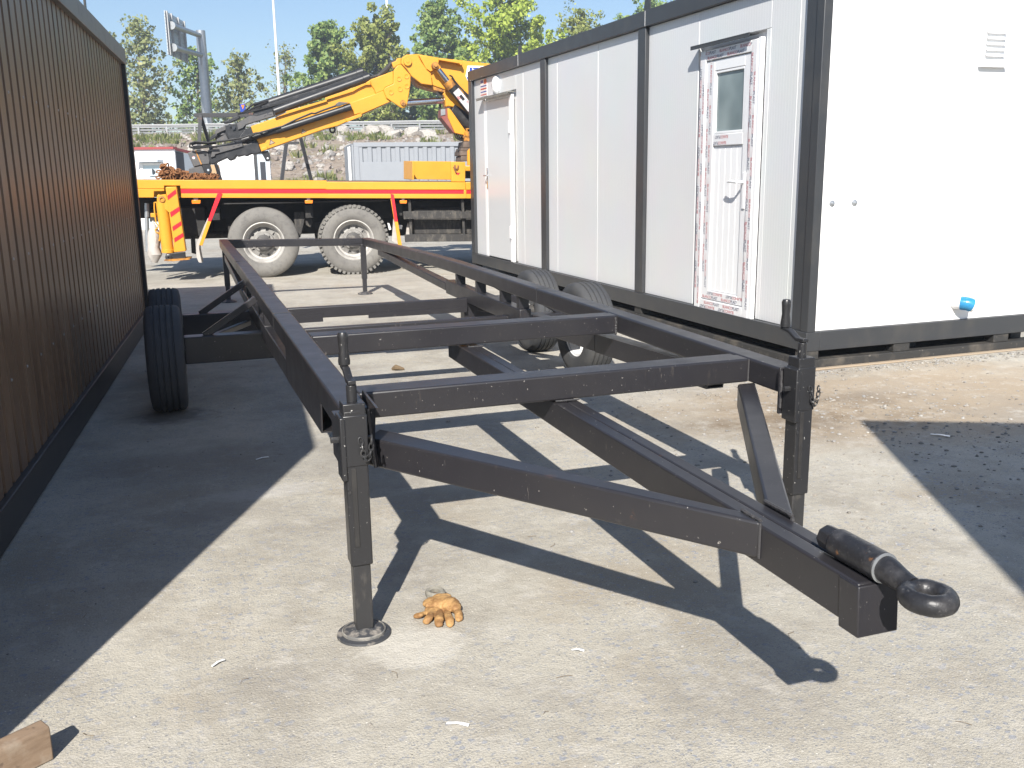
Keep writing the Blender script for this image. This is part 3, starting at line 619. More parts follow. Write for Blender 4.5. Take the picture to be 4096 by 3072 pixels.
cpart('handle_plate','pvc',(.925,.965,.006,.018,1.20,1.50),parent=pv,bevel=.004)
hl = MB().cyl(cab(.945,.01,1.42),cab(.945,-.055,1.42),.012,n=12).tube([cab(.945,-.055,1.42),cab(1.0,-.06,1.424),cab(1.06,-.055,1.424),cab(1.10,-.045,1.42)],[.013,.012,.011,.010],10); hl.build('handle','pvc',pv,smooth=True)
cpart('canopy','frame_grey',(.86,1.765,-.05,.045,2.575,2.586),(.86,1.765,-.05,-.045,2.552,2.575),parent=pv,bevel=.002)
# lettering on the film
RD, RF, RW = text_mesh('BLANCO', 1); ND_, NF_, NW = text_mesh('PLAST', 1)
lred, lnavy, lpale = MB(), MB(), MB()
def word(pos, dx, dy, h, L):
    """pos: start; dx: reading direction; dy: up of the letters"""
    k = L/(RW+NW+.15)
    for mb, V_, F_, off in ((lred,RD,RF,0),(lnavy,ND_,NF_,RW+.15)): mb.add([pos+dx*(v.x+off)*k+dy*v.y*h for v in V_], F_)
def film_run(a, z0, z1, e, rd, h=.026, L=.25, step=.335, ph=0):
    z = z0+ph
    while z+L < z1:
        if rd > 0: word(cab(a,e,z), UP, AL, h, L)
        else: word(cab(a,e,z+L), -UP, -AL, h, L)
        c = cab(a-(0 if rd<0 else -.002),e,z+L+.012); lpale.add([c, c+UP*.045, c+UP*.045+AL*(h if rd>0 else -h), c+AL*(h if rd>0 else -h)], [(0,1,2,3)])
        z += step
for a, rd, ph in ((1.600,1,.02),(1.645,1,.16)): film_run(a,.31,2.53,.0025,rd,ph=ph)
for a, rd, ph in ((.852,-1,.05),(.893,-1,.2)): film_run(a,.31,2.53,.0025,rd,ph=ph)
film_run(1.528,.40,2.43,.0165,-1,ph=.08); film_run(1.57,.40,2.43,.0165,-1,ph=.22); film_run(.925,.40,1.15,.0165,-1,ph=.1); film_run(.925,1.55,2.40,.0165,-1,ph=.1)
def film_row(z, a_from, a_to, e, h=.025, L=.25, flip=False):
    a = a_from
    while a-L > a_to:
        if not flip: word(cab(a,e,z), -AL, UP, h, L)
        else: word(cab(a-L,e,z+h), AL, -UP, h, L)
        a -= L+.06
film_row(2.455,1.56,.86,.0045); film_row(2.494,1.68,.80,.0045); film_row(1.735,1.45,1.0,.0165,flip=True,L=.2); film_row(1.785,1.42,.99,.0165,flip=True,L=.2)
film_row(.30,1.58,.84,.0045,flip=True); film_row(.337,1.50,.84,.0045); film_row(.39,1.55,.94,.0165); film_row(.425,1.48,.9,.0165,flip=True)
def flat(mb, nm, m): tag(mb.build(nm, m, pv), kind='stuff')
flat(lred,'film_lettering','film_red'); flat(lnavy,'film_lettering','film_navy')
M['film_pale'] = mat('film_print_pale',(.66,.63,.635),.4); flat(lpale,'film_print','film_pale')
# things on the sunny end wall
vt = cpart('vent_grille','hinge_white',(.022,.030,1.50,1.74,2.27,2.56),bevel=.002)
for i in range(5):
    z = 2.54-i*.042
    sl = MB(); sl.prism([cab(.022,1.525,z),cab(-.002,1.525,z-.018),cab(-.002,1.525,z-.024),cab(.022,1.525,z-.006)], EN*.19); sl.build('slat','pvc',vt)
cpart('drip_lip','pvc',(-.012,.022,1.47,1.74,2.268,2.285),parent=vt,bevel=.002)
for e in (.184,.39): MB().lathe([(.001,.020),(.009,.018),(.012,.010),(.022,.007),(.025,.001)],cab(.03,e,1.262),-AL,n=20).build('bolt','galv',wc,smooth=True)
pp = MB()
ctr = [cab(.03,1.455,.435),cab(-.025,1.46,.440),cab(-.062,1.49,.438),cab(-.078,1.54,.420)]
pipe = MB().tube(ctr,[.050,.050,.052,.054],22).build('drain_pipe','pvc',wc,smooth=True)
for f in (.12,.34,.56,.78):
    p_, q_ = ctr[1].lerp(ctr[2],f), ctr[1].lerp(ctr[2],f+.14); MB().tube([p_,q_],[.0555,.0555],22).build('sleeve_ring','blue_plastic',pipe,smooth=True)
MB().tube([ctr[1],ctr[2],ctr[3].lerp(ctr[2],.35)],[.0535,.0540,.0555],22).build('blue_sleeve','blue_plastic',pipe,smooth=True)
dq = (ctr[3]-ctr[2]).normalized(); MB().cyl(ctr[3]+dq*.001,ctr[3]+dq*.003,.046,n=22).build('pipe_mouth','hut_grey',pipe)
pk = MB().frame_box(cab(-.022,1.2,.008), EN*1.2, AL*.021, UP*.006); tag(pk.build('plank','plank',bevel=.002), 'pale thin plank lying along the skid of the white cabin', 'plank')

# ------------------------------------------------------------------ second white cabin, standing right of the photographer (throws the shadow at right)
ob_yaw = rad(26)
OA = Vector((math.sin(ob_yaw),math.cos(ob_yaw),0)); OE = Vector((math.cos(ob_yaw),-math.sin(ob_yaw),0)); OC = Vector((2.19,1.03,0))
oc = thing('site_cabin', OC, 'white site cabin off to the right whose shadow reaches the yard', 'cabin')
def obox(mb, a0, a1, e0, e1, z0, z1): return mb.frame_box(OC+OA*(a0+a1)/2+OE*(e0+e1)/2+UP*(z0+z1)/2, OE*abs(e1-e0)/2, OA*abs(a1-a0)/2, UP*abs(z1-z0)/2)
def opart(n, m, *bs):
    b = MB()
    for q in bs: obox(b,*q)
    return b.build(n,m,oc,bevel=.004)
opart('wall','white_end',(-6.9,-.05,.05,2.35,.15,2.85)); opart('roof_frame','frame_grey',(-7,0,0,2.4,2.86,2.97)); opart('floor_frame','frame_grey',(-7,0,0,2.4,.02,.145))
for a in (-7,-.12):
    for e in (0,2.28): opart('corner_post','frame_grey',(a,a+.12,e,e+.12,.146,2.859))

# ------------------------------------------------------------------ brown corrugated cabin on the left
LY = .0661; LB = Vector((-.804,4.098,0)); LA = Vector((math.sin(LY),math.cos(LY),0)); LE = Vector((math.cos(LY),-math.sin(LY),0))
LNEAR, LFAR, LH = -2.18, 6.62, 2.79
def lc(a, e, z): return LB+LA*a+LE*e+UP*z
bc = thing('container_cabin', lc(2,0,0), 'brown corrugated steel cabin with dark base rail filling the left side', 'cabin')
def lpart(n, m, *bs, bevel=.004, parent=None):
    b = MB()
    for a0,a1,e0,e1,z0,z1 in bs: b.frame_box(lc((a0+a1)/2,(e0+e1)/2,(z0+z1)/2), LE*abs(e1-e0)/2, LA*abs(a1-a0)/2, UP*abs(z1-z0)/2)
    return b.build(n,m,parent or bc,bevel=bevel)
lpart('floor_rail','base_black',(LNEAR,LFAR,-.10,0,.01,.18)); lpart('floor_rail','base_black',(LNEAR,LFAR,-2.4,-2.3,.01,.18)); lpart('floor_rail','base_black',(LNEAR,LNEAR+.1,-2.299,-.101,.01,.18)); lpart('floor_rail','base_black',(LFAR-.1,LFAR,-2.299,-.101,.01,.18))
lpart('roof_rail','brown_frame',(LNEAR,LFAR,-.10,.012,LH-.15,LH)); lpart('roof_rail','brown_frame',(LNEAR,LFAR,-2.4,-2.3,LH-.15,LH)); lpart('roof_rail','brown_frame',(LNEAR+.001,LNEAR+.1,-2.299,-.101,LH-.15,LH-.002)); lpart('roof_rail','brown_frame',(LFAR-.1,LFAR-.001,-2.299,-.101,LH-.15,LH-.002))
lpart('corner_post','base_black',(LFAR-.09,LFAR,-.10,.006,.181,LH-.151)); lpart('corner_post','base_black',(LNEAR,LNEAR+.14,-.10,.006,.181,LH-.151)); lpart('corner_post','base_black',(LFAR-.14,LFAR,-2.4,-2.3,.181,LH-.151)); lpart('corner_post','base_black',(LNEAR,LNEAR+.14,-2.4,-2.3,.181,LH-.151))
lpart('roof_sheet','brown_frame',(LNEAR+.1,LFAR-.1,-2.3,-.1,LH-.06,LH-.03)); lpart('floor_sheet','base_black',(LNEAR+.1,LFAR-.1,-2.3,-.1,.12,.15))
def corrugated(name, m, parent, P_, lo, hi, z0, z1, pitch, depth, flat=.62):
    b = MB(); prof = []; a = lo
    while a < hi:
        for f, dd in ((0,0),(flat,0),(flat+.07,depth),(.93,depth)):
            if a+f*pitch <= hi: prof.append((a+f*pitch, dd))
        a += pitch
    prof.append((hi,0))
    n = len(prof)
    b.v = [P_(a_,-d_,z) for z in (z0,z1) for a_, d_ in prof]; b.f = [(i,i+1,i+1+n,i+n) for i in range(n-1)]; b.mi = [0]*(n-1)
    return b.build(name, m, parent)
corrugated('corrugated_sheet','brown',bc,lambda a,d,z: lc(a,-.03+d,z),LNEAR+.14,LFAR-.091,.181,LH-.151,.160,.030,.70)
lpart('back_wall','brown',(LNEAR+.02,LFAR-.02,-2.37,-2.33,.181,LH-.151)); lpart('end_wall','brown',(LNEAR+.03,LNEAR+.07,-2.3,-.12,.181,LH-.151),(LFAR-.07,LFAR-.03,-2.3,-.12,.181,LH-.151))
rv = MB()
for z in (.62,1.15,1.95):
    a = LNEAR+.14+.05
    while a < LFAR-.3:
        rv.lathe([(.001,.004),(.006,.003),(.008,0)],lc(a,-.03,z),LE,n=8); a += .168*2
o_ = rv.build('rivet','galv',bc); o_['kind']='stuff'
lg = MB(); t0 = lc(4.35,-.02,LH); lg.frame_box(t0+UP*.07, LE*.006, LA*.03, UP*.07); lg.build('lifting_lug','base_black',bc)

# ------------------------------------------------------------------ crane truck
TYAW = rad(-6); TT = Vector((math.cos(TYAW),math.sin(TYAW),0)); TN = Vector((-math.sin(TYAW),math.cos(TYAW),0)); TP0 = Vector((1.22,14.98,0))
KS = {'1':(400,0,2.37),'2':(1200,150,2.5525),'3':(500,650,2.765),'4':(1200,600,2.765),'A':(750,400,3.6867),'B':(1600,200,3.1914),'C':(1300,200,4.6075),'D':(540,560,4.8087),'E':(540,720,3.77),'F':(1600,760,5.531)}
def tp(k, x, y, off=0.):
    c = KS[k]; return on_plane(c[0]+x/c[2], c[1]+y/c[2], TP0+TN*off, TN)
def tpoly(k, pts, off, th, mb=None):
    mb = mb or MB(); return mb.prism([tp(k,x,y,off) for x, y in pts], TN*th)
tk = thing('crane_truck', TP0+TN*1.2, 'orange-yellow flatbed crane truck with folded boom, red side stripe and dusty twin wheels', 'truck')
def tpart(name, m, mb, bevel=.006, parent=None, **k): return mb.build(name, m, parent or tk, bevel=bevel, **k)
def at_loc(s, z, off): return TP0+TT*s+TN*off+UP*z
# bed: side boards traced on the near side plane
LS = -300
tpart('bed_side','yellow',tpoly('3',[(LS,188),(2230,198),(2230,262),(2230,293),(612,290),(612,255),(433,255),(433,290),(LS,290)],0,.06))
tpart('bed_side','yellow',tpoly('4',[(285,351),(1832,355),(1832,440),(285,437)],.001,.06))
tpart('bed_side','yellow',tpoly('4',[(1834,355),(2500,352),(2500,440),(1834,440)],.004,.06))
bs = tpart('red_stripe','red_paint',tpoly('3',[(616,294),(2240,299),(2240,340),(620,340)],.012,.05),bevel=.002)
tpoly('4',[(275,441),(1812,447),(1812,483),(275,478)],.011,.05).build('red_stripe','red_paint',tk); tpoly('4',[(1842,447),(2500,447),(2500,483),(1842,483)],.013,.05).build('red_stripe','red_paint',tk)
tpart('bed_lower_rail','yellow',tpoly('3',[(620,343),(2240,343),(2240,394),(622,390)],-.004,.07)); tpart('bed_lower_rail','yellow',tpoly('4',[(275,483),(2500,487),(2500,538),(275,533)],-.003,.07)); tpart('bed_lower_rail','yellow',tpoly('3',[(LS,293),(433,293),(433,316),(320,318),(320,388),(LS,388)],-.004,.07))
tpart('bed_divider','yellow',tpoly('4',[(1813,440),(1841,440),(1841,535),(1813,535)],-.006,.06))
d0 = tp('3',LS,188,.06); d1 = tp('4',2500,352,.06)
dk = MB(); dk.prism([d0, d1, d1-UP*.05, d0-UP*.05], TN*2.3); tpart('bed_floor','deck_wood',dk,bevel=0)
far = MB(); far.prism([d0-UP*.0, d1, d1-UP*.3, d0-UP*.3], TN*.06); far.map(lambda p: p+TN*2.302); tpart('bed_side','yellow',far)
# low guard box at the front of the bed
tpart('guard_board','yellow',tpoly('4',[(1672,128),(1828,133),(1828,352),(1672,350)],.002,.05)); 
tpart('guard_board','yellow',tpoly('4',[(1150,121),(1671,127),(1671,330),(1150,322)],1.25,.04))
gb = MB(); p0_, p1_ = tp('4',1150,121,1.249), tp('4',1150,322,1.249); q0_, q1_ = tp('4',1243,124,.75), tp('4',1243,330,.75)
gb.prism([p0_,p1_,q1_,q0_], TT*.03); tpart('guard_board','yellow',gb)
hk = MB().tube([tp('4',1712,165,-.01),tp('4',1720,200,-.02),tp('4',1735,215,-.02),tp('4',1745,200,-.02),tp('4',1750,170,-.01)],.012,8).tube([tp('4',1700,185,-.01),tp('4',1728,250,-.03)],.012,8); tpart('tie_hook','rust',hk,bevel=0,smooth=True)
tpoly('4',[(1722,250),(1772,252),(1748,280)],-.002,.004).build('warning_triangle','red_paint',tk)
# chassis underneath
un = MB(); a0 = tp('3',250,420,.75); a1 = tp('4',2600,545,.75)
for off in (.75,1.55):
    p, q = tp('3',LS,400,.75)+TN*(off-.75), tp('4',2600,540,.75)+TN*(off-.75); un.prism([p,q,q-UP*.30,p-UP*.30], TN*.09)
tpart('chassis_beam','underbody',un)
for s in (-1.6,-.7,.7,2.1,3.6,5.2):
    tpart('chassis_crossmember','underbody',MB().frame_box(at_loc(s,.98,1.2), TT*.06, TN*.9, UP*.10))
W1 = on_z(1065,1112,0); W2 = on_z(1424,1100,0)
s1 = (W1-TP0).dot(TT); s2 = (W2-TP0).dot(TT)
ax = MB()
for s in (s1,s2):
    ax.cyl(at_loc(s,.52,.3), at_loc(s,.52,2.1), .10, n=16); ax.lathe([(.001,-.2),(.18,-.12),(.24,0),(.18,.12),(.001,.2)],at_loc(s,.52,1.2),TT,n=16)
    ax.frame_box(at_loc(s,.74,.62), TT*.55, TN*.05, UP*.05); ax.frame_box(at_loc(s,.74,1.78), TT*.55, TN*.05, UP*.05)
tpart('axle','underbody',ax,bevel=0)
sm = (s1+s2)/2
tpart('spring_mount','dusty_black',tpoly('3',[(1870,550),(1980,548),(1985,640),(1940,830),(1900,830),(1870,640)],.42,.12)); tpart('spring_bracket','dusty_black',tpoly('3',[(1990,600),(2060,590),(2080,660),(2050,720),(2000,690)],.46,.1))
tpart('mud_wing','underbody',MB().frame_box(at_loc(sm,1.13,.42), TT*1.25, TN*.33, UP*.01))
tpart('rear_box','underbody',MB().frame_box(at_loc(-1.15,.86,1.2), TT*.28, TN*.75, UP*.22)); tpart('cross_tube','dusty_black',MB().cyl(at_loc(-1.7,.62,1.0),at_loc(-.55,.62,1.0),.055,n=14))
tpart('hanger_strap','underbody',tpoly('3',[(745,690),(778,690),(772,780),(785,1015),(735,1000),(725,800)],.5,.04))
tpart('dark_fill_box','underbody',MB().frame_box(at_loc(-.1,.86,1.95), TT*1.15, TN*.12, UP*.27),bevel=.01); tpart('dark_fill_box','underbody',MB().frame_box(at_loc(3.3,.80,1.95), TT*1.5, TN*.12, UP*.33),bevel=.01)  # black boxes added behind the wheels to darken the gap under the bed
tpart('gearbox_cover','underbody',MB().frame_box(at_loc(sm,.86,1.2), TT*1.0, TN*.3, UP*.26),bevel=.03)
# truck wheels
def truck_wheel(s, z, lugs):
    R = z; wv = MB(); c = at_loc(s, R, .0)
    prof = [(.30,.05),(.33,.015),(.40,.0),(.465,.012),(R-.02,.045),(R,.075)]
    for i in range(3):
        t = .075+(i+1)*.05; prof += [(R,t-.008),(R-.014,t-.005),(R-.014,t+.005),(R,t+.008)]
    prof += [(R,.25),(R-.02,.275),(.44,.30),(.30,.27)]
    wv.lathe(prof, c, TN, n=72); o = wv.build('wheel','tyre_dusty',tk,smooth=True)
    inner = MB(); inner.lathe(prof, c+TN*.34, TN, n=48); inner.build('inner_tyre','tyre_dusty',o,smooth=True)
    if lugs:
        lm = MB()
        for i in range(46):
            t = 2*math.pi*i/46
            for off, ph in ((.045,0),(.245,.07)):
                u = Vector((0,0,1))*math.sin(t+ph)+TT*math.cos(t+ph); w_ = TT*-math.sin(t+ph)+UP*math.cos(t+ph)
                lm.frame_box(c+TN*off+u*(R-.012), w_*.020, TN*.035, u*.022)
        lm.build('tread_block','tyre_dusty',o)['kind']='stuff'
    lip = MB(); lip.lathe([(.305,.06),(.315,.035),(.30,.030),(.285,.05),(.272,.10),(.262,.16),(.235,.175)],c,TN,n=48); rim = MB()
    disc = []; nh = 10
    # disc with oval hand holes: ring of segments with gaps
    a_, b_ = TT, UP
    def P(r, t, h): return c+TN*h+(a_*math.cos(t)+b_*math.sin(t))*r
    for i in range(nh):
        t0 = 2*math.pi*i/nh; dt = 2*math.pi/nh; hole = dt*.34
        tm = t0+dt/2; K = 6
        # solid web between the holes
        rim.add([P(.235,t0+hole/2,.175),P(.235,t0+dt/2,.175),P(.235,t0+dt-hole/2,.175),P(.165,t0+dt-hole/2,.150),P(.165,t0+dt/2,.150),P(.165,t0+hole/2,.150)],[(0,1,2,3,4,5)])
        for (ra_, rb_, ha, hb) in ((.235,.222,.175,.172),(.178,.165,.158,.150)):
            rim.add([P(ra_,t0-hole/2,ha),P(ra_,t0+hole/2,ha),P(rb_,t0+hole/2,hb),P(rb_,t0-hole/2,hb)],[(0,1,2,3)])
    rim.lathe([(.165,.150),(.150,.120),(.11,.115),(.10,.125)],c,TN,n=40)
    rim.lathe([(.001,.19),(.235,.19)],c,TN,n=30); lip.build('rim','rim',o,smooth=True); rim.build('wheel_disc','rim_disc',o,smooth=True)
    MB().lathe([(.118,.13),(.115,.05),(.085,.04),(.001,.035)],c,TN,n=28).build('hub','hub',o,smooth=True)
    nuts = MB()
    for i in range(10):
        t = 2*math.pi*(i+.5)/10; p = P(.130,t,.118); nuts.cyl(p, p-TN*.035, .016, n=6)
    nuts.build('wheel_nuts','rim_disc',o)['kind']='stuff'
    return o
for s, lugs in ((s1,False),(s2,True)):
    o1 = truck_wheel(s, .535, lugs)
    fr = bpy.data.objects.new('wheel', o1.data); COL.objects.link(fr); fr.parent = tk; fr.location = TN*2.05
    f2 = bpy.data.objects.new('wheel', o1.data); COL.objects.link(f2); f2.parent = tk; f2.location = TN*1.71
# mud flap hangers
tpart('flap_hanger','red_paint',tpoly('3',[(1022,340),(1076,345),(952,652),(914,644)],-.02,.03),bevel=.003); tpart('flap_hanger','yellow',tpoly('3',[(912,646),(952,654),(856,920),(820,915)],-.018,.03),bevel=.003)
tpart('mud_flap','flap',tpoly('3',[(915,615),(925,635),(905,700),(842,880),(822,915),(820,960),(850,1110),(815,1105),(792,1050),(786,960),(795,890),(835,800),(880,690)],.05,.30),bevel=.003)
tpart('flap_hanger','red_paint',tpoly('4',[(1002,485),(1036,490),(1082,790),(1046,792)],-.02,.03),bevel=.003); tpart('flap_hanger','yellow',tpoly('4',[(1047,793),(1083,792),(1127,1055),(1086,1052)],-.018,.03),bevel=.003); tpart('flap_hanger','yellow',tpoly('4',[(1002,540),(1015,545),(1050,790),(1042,790)],-.0,.03),bevel=.002)
tpart('mud_flap','flap',tpoly('4',[(1032,760),(1046,800),(1086,1045),(1015,1005)],.05,.02),bevel=.002)
for k, x0, x1, y0, y1 in (('3',736,836,416,456),('3',1988,2078,417,453),('4',1103,1184,557,592)):
    l = tpoly(k,[(x0,y0),(x1,y0),(x1-4,y1),(x0+4,y1)],.02,.05); l = l.build('marker_lamp','orange_lens',tk,bevel=.005)
    tpoly(k,[(x0+22,y0-28),(x1-28,y0-28),(x1-30,y0-1),(x0+24,y0-1)],.04,.02).build('lamp_bracket','galv',l)
# side guard, tank
for pts in ([(1142,680),(1210,678),(2500,684),(2500,752),(1190,765),(1148,768)],[(1160,937),(1230,934),(2500,932),(2500,1006),(1210,1016),(1166,1020)]): tpart('side_guard_bar','dusty_black',tpoly('4',pts,.02,.06))
for x0, x1 in ((1196,1226),(1784,1812)): tpart('guard_post','dusty_black',tpoly('4',[(x0,545),(x1,545),(x1+18,934),(x0+18,934)],.085,.05))
tpart('fuel_tank','dusty_black',tpoly('4',[(1252,652),(1790,640),(1790,700),(1795,940),(1262,940)],.25,.55),bevel=.03); tpart('fuel_tank','dusty_black',tpoly('4',[(1825,633),(2500,633),(2500,940),(1830,940)],.25,.55),bevel=.03)
tpart('battery_box','underbody',tpoly('4',[(1240,560),(2500,560),(2500,640),(1240,640)],.5,.5)); tpart('tank_end','flap',tpoly('4',[(1195,800),(1215,860),(1218,935),(1172,935),(1180,850)],.2,.02),bevel=0)
tpart('chock','white_paint',tpoly('4',[(1085,828),(1132,832),(1128,878),(1080,872)],.35,.1)); tpart('chock','white_paint',tpoly('4',[(968,806),(990,812),(1012,880),(985,888)],.30,.05))
# rear outrigger leg
og = tpart('outrigger','yellow',tpoly('E',[(458,112),(470,104),(612,99),(624,104),(745,925),(768,1070),(752,1078),(600,1092),(583,1085),(578,960),(516,520)],-.10,.16),bevel=.012)
tpoly('E',[(330,240),(352,215),(372,225),(465,212),(540,470),(528,492),(505,488),(372,378),(330,330)],-.085,.12).build('pivot_plate','yellow',og,bevel=.008)
MB().cyl(tp('E',405,335,-.01),tp('E',494,1052,-.01),.085,n=24).cyl(tp('E',494,1040,-.01),tp('E',497,1098,-.01),.091,n=24).build('jack_cylinder','yellow',og,bevel=.004,smooth=True)
ctr = tp('E',404,288,-.09); MB().lathe([(.022,0),(.044,0),(.046,.016),(.022,.018)],ctr,-TN,n=20,closed=True).build('pivot_pin','yellow_worn',og,smooth=True)
for q in ([(485,238),(612,141),(627,203),(497,302)],[(527,488),(664,400),(674,466),(543,562)],[(562,705),(694,620),(704,680),(574,772)],[(590,877),(722,795),(732,855),(598,942)]): tpoly('E',q,-.1035,.003).build('red_band','red_paint',og)
ft = tpoly('E',[(470,1110),(748,1095),(756,1195),(500,1215),(455,1165)],-.09,.14).build('outrigger_foot','crane_black',og,bevel=.006)
MB().lathe([(.012,.02),(.032,.02),(.05,.012),(.052,0)],tp('E',510,1165,-.09),-TN,n=20).build('foot_pin','crane_black',og,smooth=True)
tpoly('E',[(440,1205),(825,1180),(825,1200),(560,1225),(440,1222)],-.2,.38).build('foot_pad','yellow_worn',og)
hz = MB().tube([tp('E',x,y,-.02) for x, y in ((330,335),(290,340),(290,420),(300,520),(315,640),(345,680),(345,720),(305,750),(320,795),(365,800),(375,850),(365,920))],.010,8); hz.build('hydraulic_line','yellow',og,smooth=True)
tpart('hose_reel_valve','yellow',tpoly('E',[(232,500),(325,500),(325,565),(235,560)],0,.06),bevel=.006,parent=og)
tpart('lamp_post','galv',MB().cyl(tp('E',172,380,.3),tp('E',195,1075,.3),.030,n=14).cyl(tp('E',182,350,.3),tp('E',182,560,.3),.036,n=14),bevel=0,smooth=True)
rg = MB().tube([tp('E',x,y,.05) for x, y in ((258,615),(262,690),(285,780),(290,900),(292,1010),(300,1120),(295,1245))],[.012,.035,.085,.095,.085,.10,.035],12); tpart('rag_bundle','flap',rg.map(lambda p: p+Vector((noise.noise(p*9),noise.noise(p*9+Vector((5,5,5))),0))*.03),bevel=0,smooth=True)
# ---- boom: web and side shells on the crane plane
BO = 1.0; BT = .40
tpart('outer_boom','yellow',MB().prism([on_plane(u,v,TP0+TN*BO,TN) for u, v in ((1003,505),(1100,471),(1300,402),(1455,337),(1482,318),(1573,284),(1592,390),(1565,406),(1443,461),(1350,504),(1300,516),(1046,605),(1029,565),(1012,532))], TN*BT),bevel=.01)
sh = lambda pts, off=BO-.03, th=.05: MB().prism([on_plane(u,v,TP0+TN*off,TN) for u, v in pts], TN*th)
tpart('boom_flange','yellow',tpoly('C',[(0,930),(0,880),(400,740),(840,575),(842,640),(748,645),(650,690),(600,715),(520,765)],BO-.05,.06),bevel=.004)
tpart('boom_flange','yellow',tpoly('A',[(1288,262),(1462,182),(1452,165),(2050,-5),(2060,20)],BO-.05,.06),bevel=.003)
tpart('boom_shell','yellow',tpoly('C',[(455,975),(930,805),(1075,745),(1130,880),(1210,950),(665,1185),(660,1160),(540,1195),(520,1110),(498,1085)],BO-.05,.06),bevel=.012)
tpart('boom_shell','yellow',tpoly('C',[(842,545),(1255,388),(1262,620),(1110,690),(1080,745),(932,805),(905,720),(850,640)],BO-.04,.05),bevel=.010)
tpart('wear_pad','yellow',tpoly('C',[(382,1272),(672,1160),(680,1222),(400,1330)],BO-.06,.12),bevel=.006); tpart('wear_pad','yellow',tpoly('A',[(1075,715),(1170,680),(1185,725),(1090,760)],BO-.05,.1),bevel=.006)
kp = tpart('knuckle_plate','yellow',tpoly('C',[(1265,380),(1330,285),(1400,262),(1580,470),(1575,640),(1520,990),(1480,1060),(1430,1072),(1385,1055),(1130,880),(1078,742),(1110,690),(1262,620)],BO-.09,.06),bevel=.010)
for x, y, r in ((1365,530,36),(1502,482,36),(1382,718,36),(1508,668,34),(1215,780,34)):
    MB().lathe([(.022,0),(.037,.0),(.039,.012),(.024,.010)],tp('C',x,y,BO-.09),-TN,n=18,closed=True).lathe([(.001,.003),(.023,.003)],tp('C',x,y,BO-.09),-TN,n=14).build('plate_bolt','yellow',kp,smooth=True)
for k, x, y, r in (('C',1438,975,.043),('C',1522,215,.062)):
    MB().lathe([(.001,.035),(r*.35,.035),(r*.4,.028),(r,.028),(r*1.06,.02),(r*1.08,0)],tp(k,x,y,BO-.125 if r>.05 else BO-.09),-TN,n=24).build('pivot_pin','yellow_worn' if r<.05 else 'yellow',kp,smooth=True)
tpart('hose_guard','yellow',tpoly('C',[(1228,230),(1300,205),(1330,155),(1400,145),(1400,262),(1330,285),(1270,340),(1250,300)],BO+.02,.2),bevel=.008)
# inner boom
tpart('inner_boom','yellow',tpoly('B',[(12,175),(22,100),(80,58),(220,50),(500,100),(1117,172),(1500,215),(1500,700),(920,590),(770,545),(600,515),(410,450),(150,335),(60,240)],BO-.02,.44),bevel=.012)
tpart('inner_boom_cheek','yellow',tpoly('B',[(15,170),(25,100),(80,60),(215,52),(250,115),(345,255),(395,300),(415,452),(270,430),(145,330),(90,245)],BO-.11,.09),bevel=.010)
tpart('inner_boom_gusset','yellow',tpoly('B',[(240,62),(500,108),(482,222),(392,276),(330,235)],BO-.09,.07),bevel=.006)
tpart('boom_flange','yellow',tpoly('B',[(500,104),(800,155),(800,192),(770,190),(760,172),(500,128)],BO-.16,.14),bevel=.005)
tpart('boom_flange','yellow_worn',tpoly('B',[(140,335),(150,325),(270,425),(415,460),(600,515),(600,545),(400,505),(230,445)],BO+.0,.38),bevel=.005)
# logo shield
lg_ = tpoly('B',[(862,200),(1150,205),(1150,420),(920,408),(862,390),(838,330)],BO-.026,.005).build('maker_badge','label_white' if False else 'white_paint',tk)
tpoly('B',[(890,222),(1000,225),(1000,290),(885,285)],BO-.029,.002).build('badge_field','logo_blue',lg_); tpoly('B',[(850,345),(1000,355),(1000,412),(922,404),(866,386)],BO-.029,.002).build('badge_field','logo_blue',lg_)
def badge_letter(ch, x, y, h, m):
    V_, F_, w_ = text_mesh(ch, h); p = tp('B',x,y,BO-.0315); mb = MB().add([p+TT*v.x+UP*v.y for v in V_], F_); mb.build('badge_letter', m, lg_)
badge_letter('E',922,272,.058,'white_paint'); badge_letter('O',1015,272,.075,'logo_red'); badge_letter('H',895,340,.035,'logo_red'); badge_letter('W',893,385,.04,'white_paint')
# knuckle cylinder (chrome rod, black barrel with a white label)
P0 = tp('B',448,200,BO-.16); P1 = tp('B',1010,905,BO-.16); dv = (P1-P0).normalized()
cyb = MB().cyl(P0+dv*.36, P1, .082, n=24); cyl_o = tpart('boom_cylinder','crane_black',cyb,bevel=.006,smooth=True)
MB().cyl(P0+dv*.08, P0+dv*.40, .045, n=20).build('piston_rod','chrome',cyl_o,smooth=True)
MB().cyl(P0+dv*.31, P0+dv*.43, .092, n=20).build('gland','yellow_worn',cyl_o,bevel=.005,smooth=True)
MB().cyl(P0-TN*.06, P0+TN*.12, .055, n=20).cyl(P0-TN*.085, P0-TN*.05, .03, n=14).build('rod_eye','yellow_worn',cyl_o,bevel=.004,smooth=True)
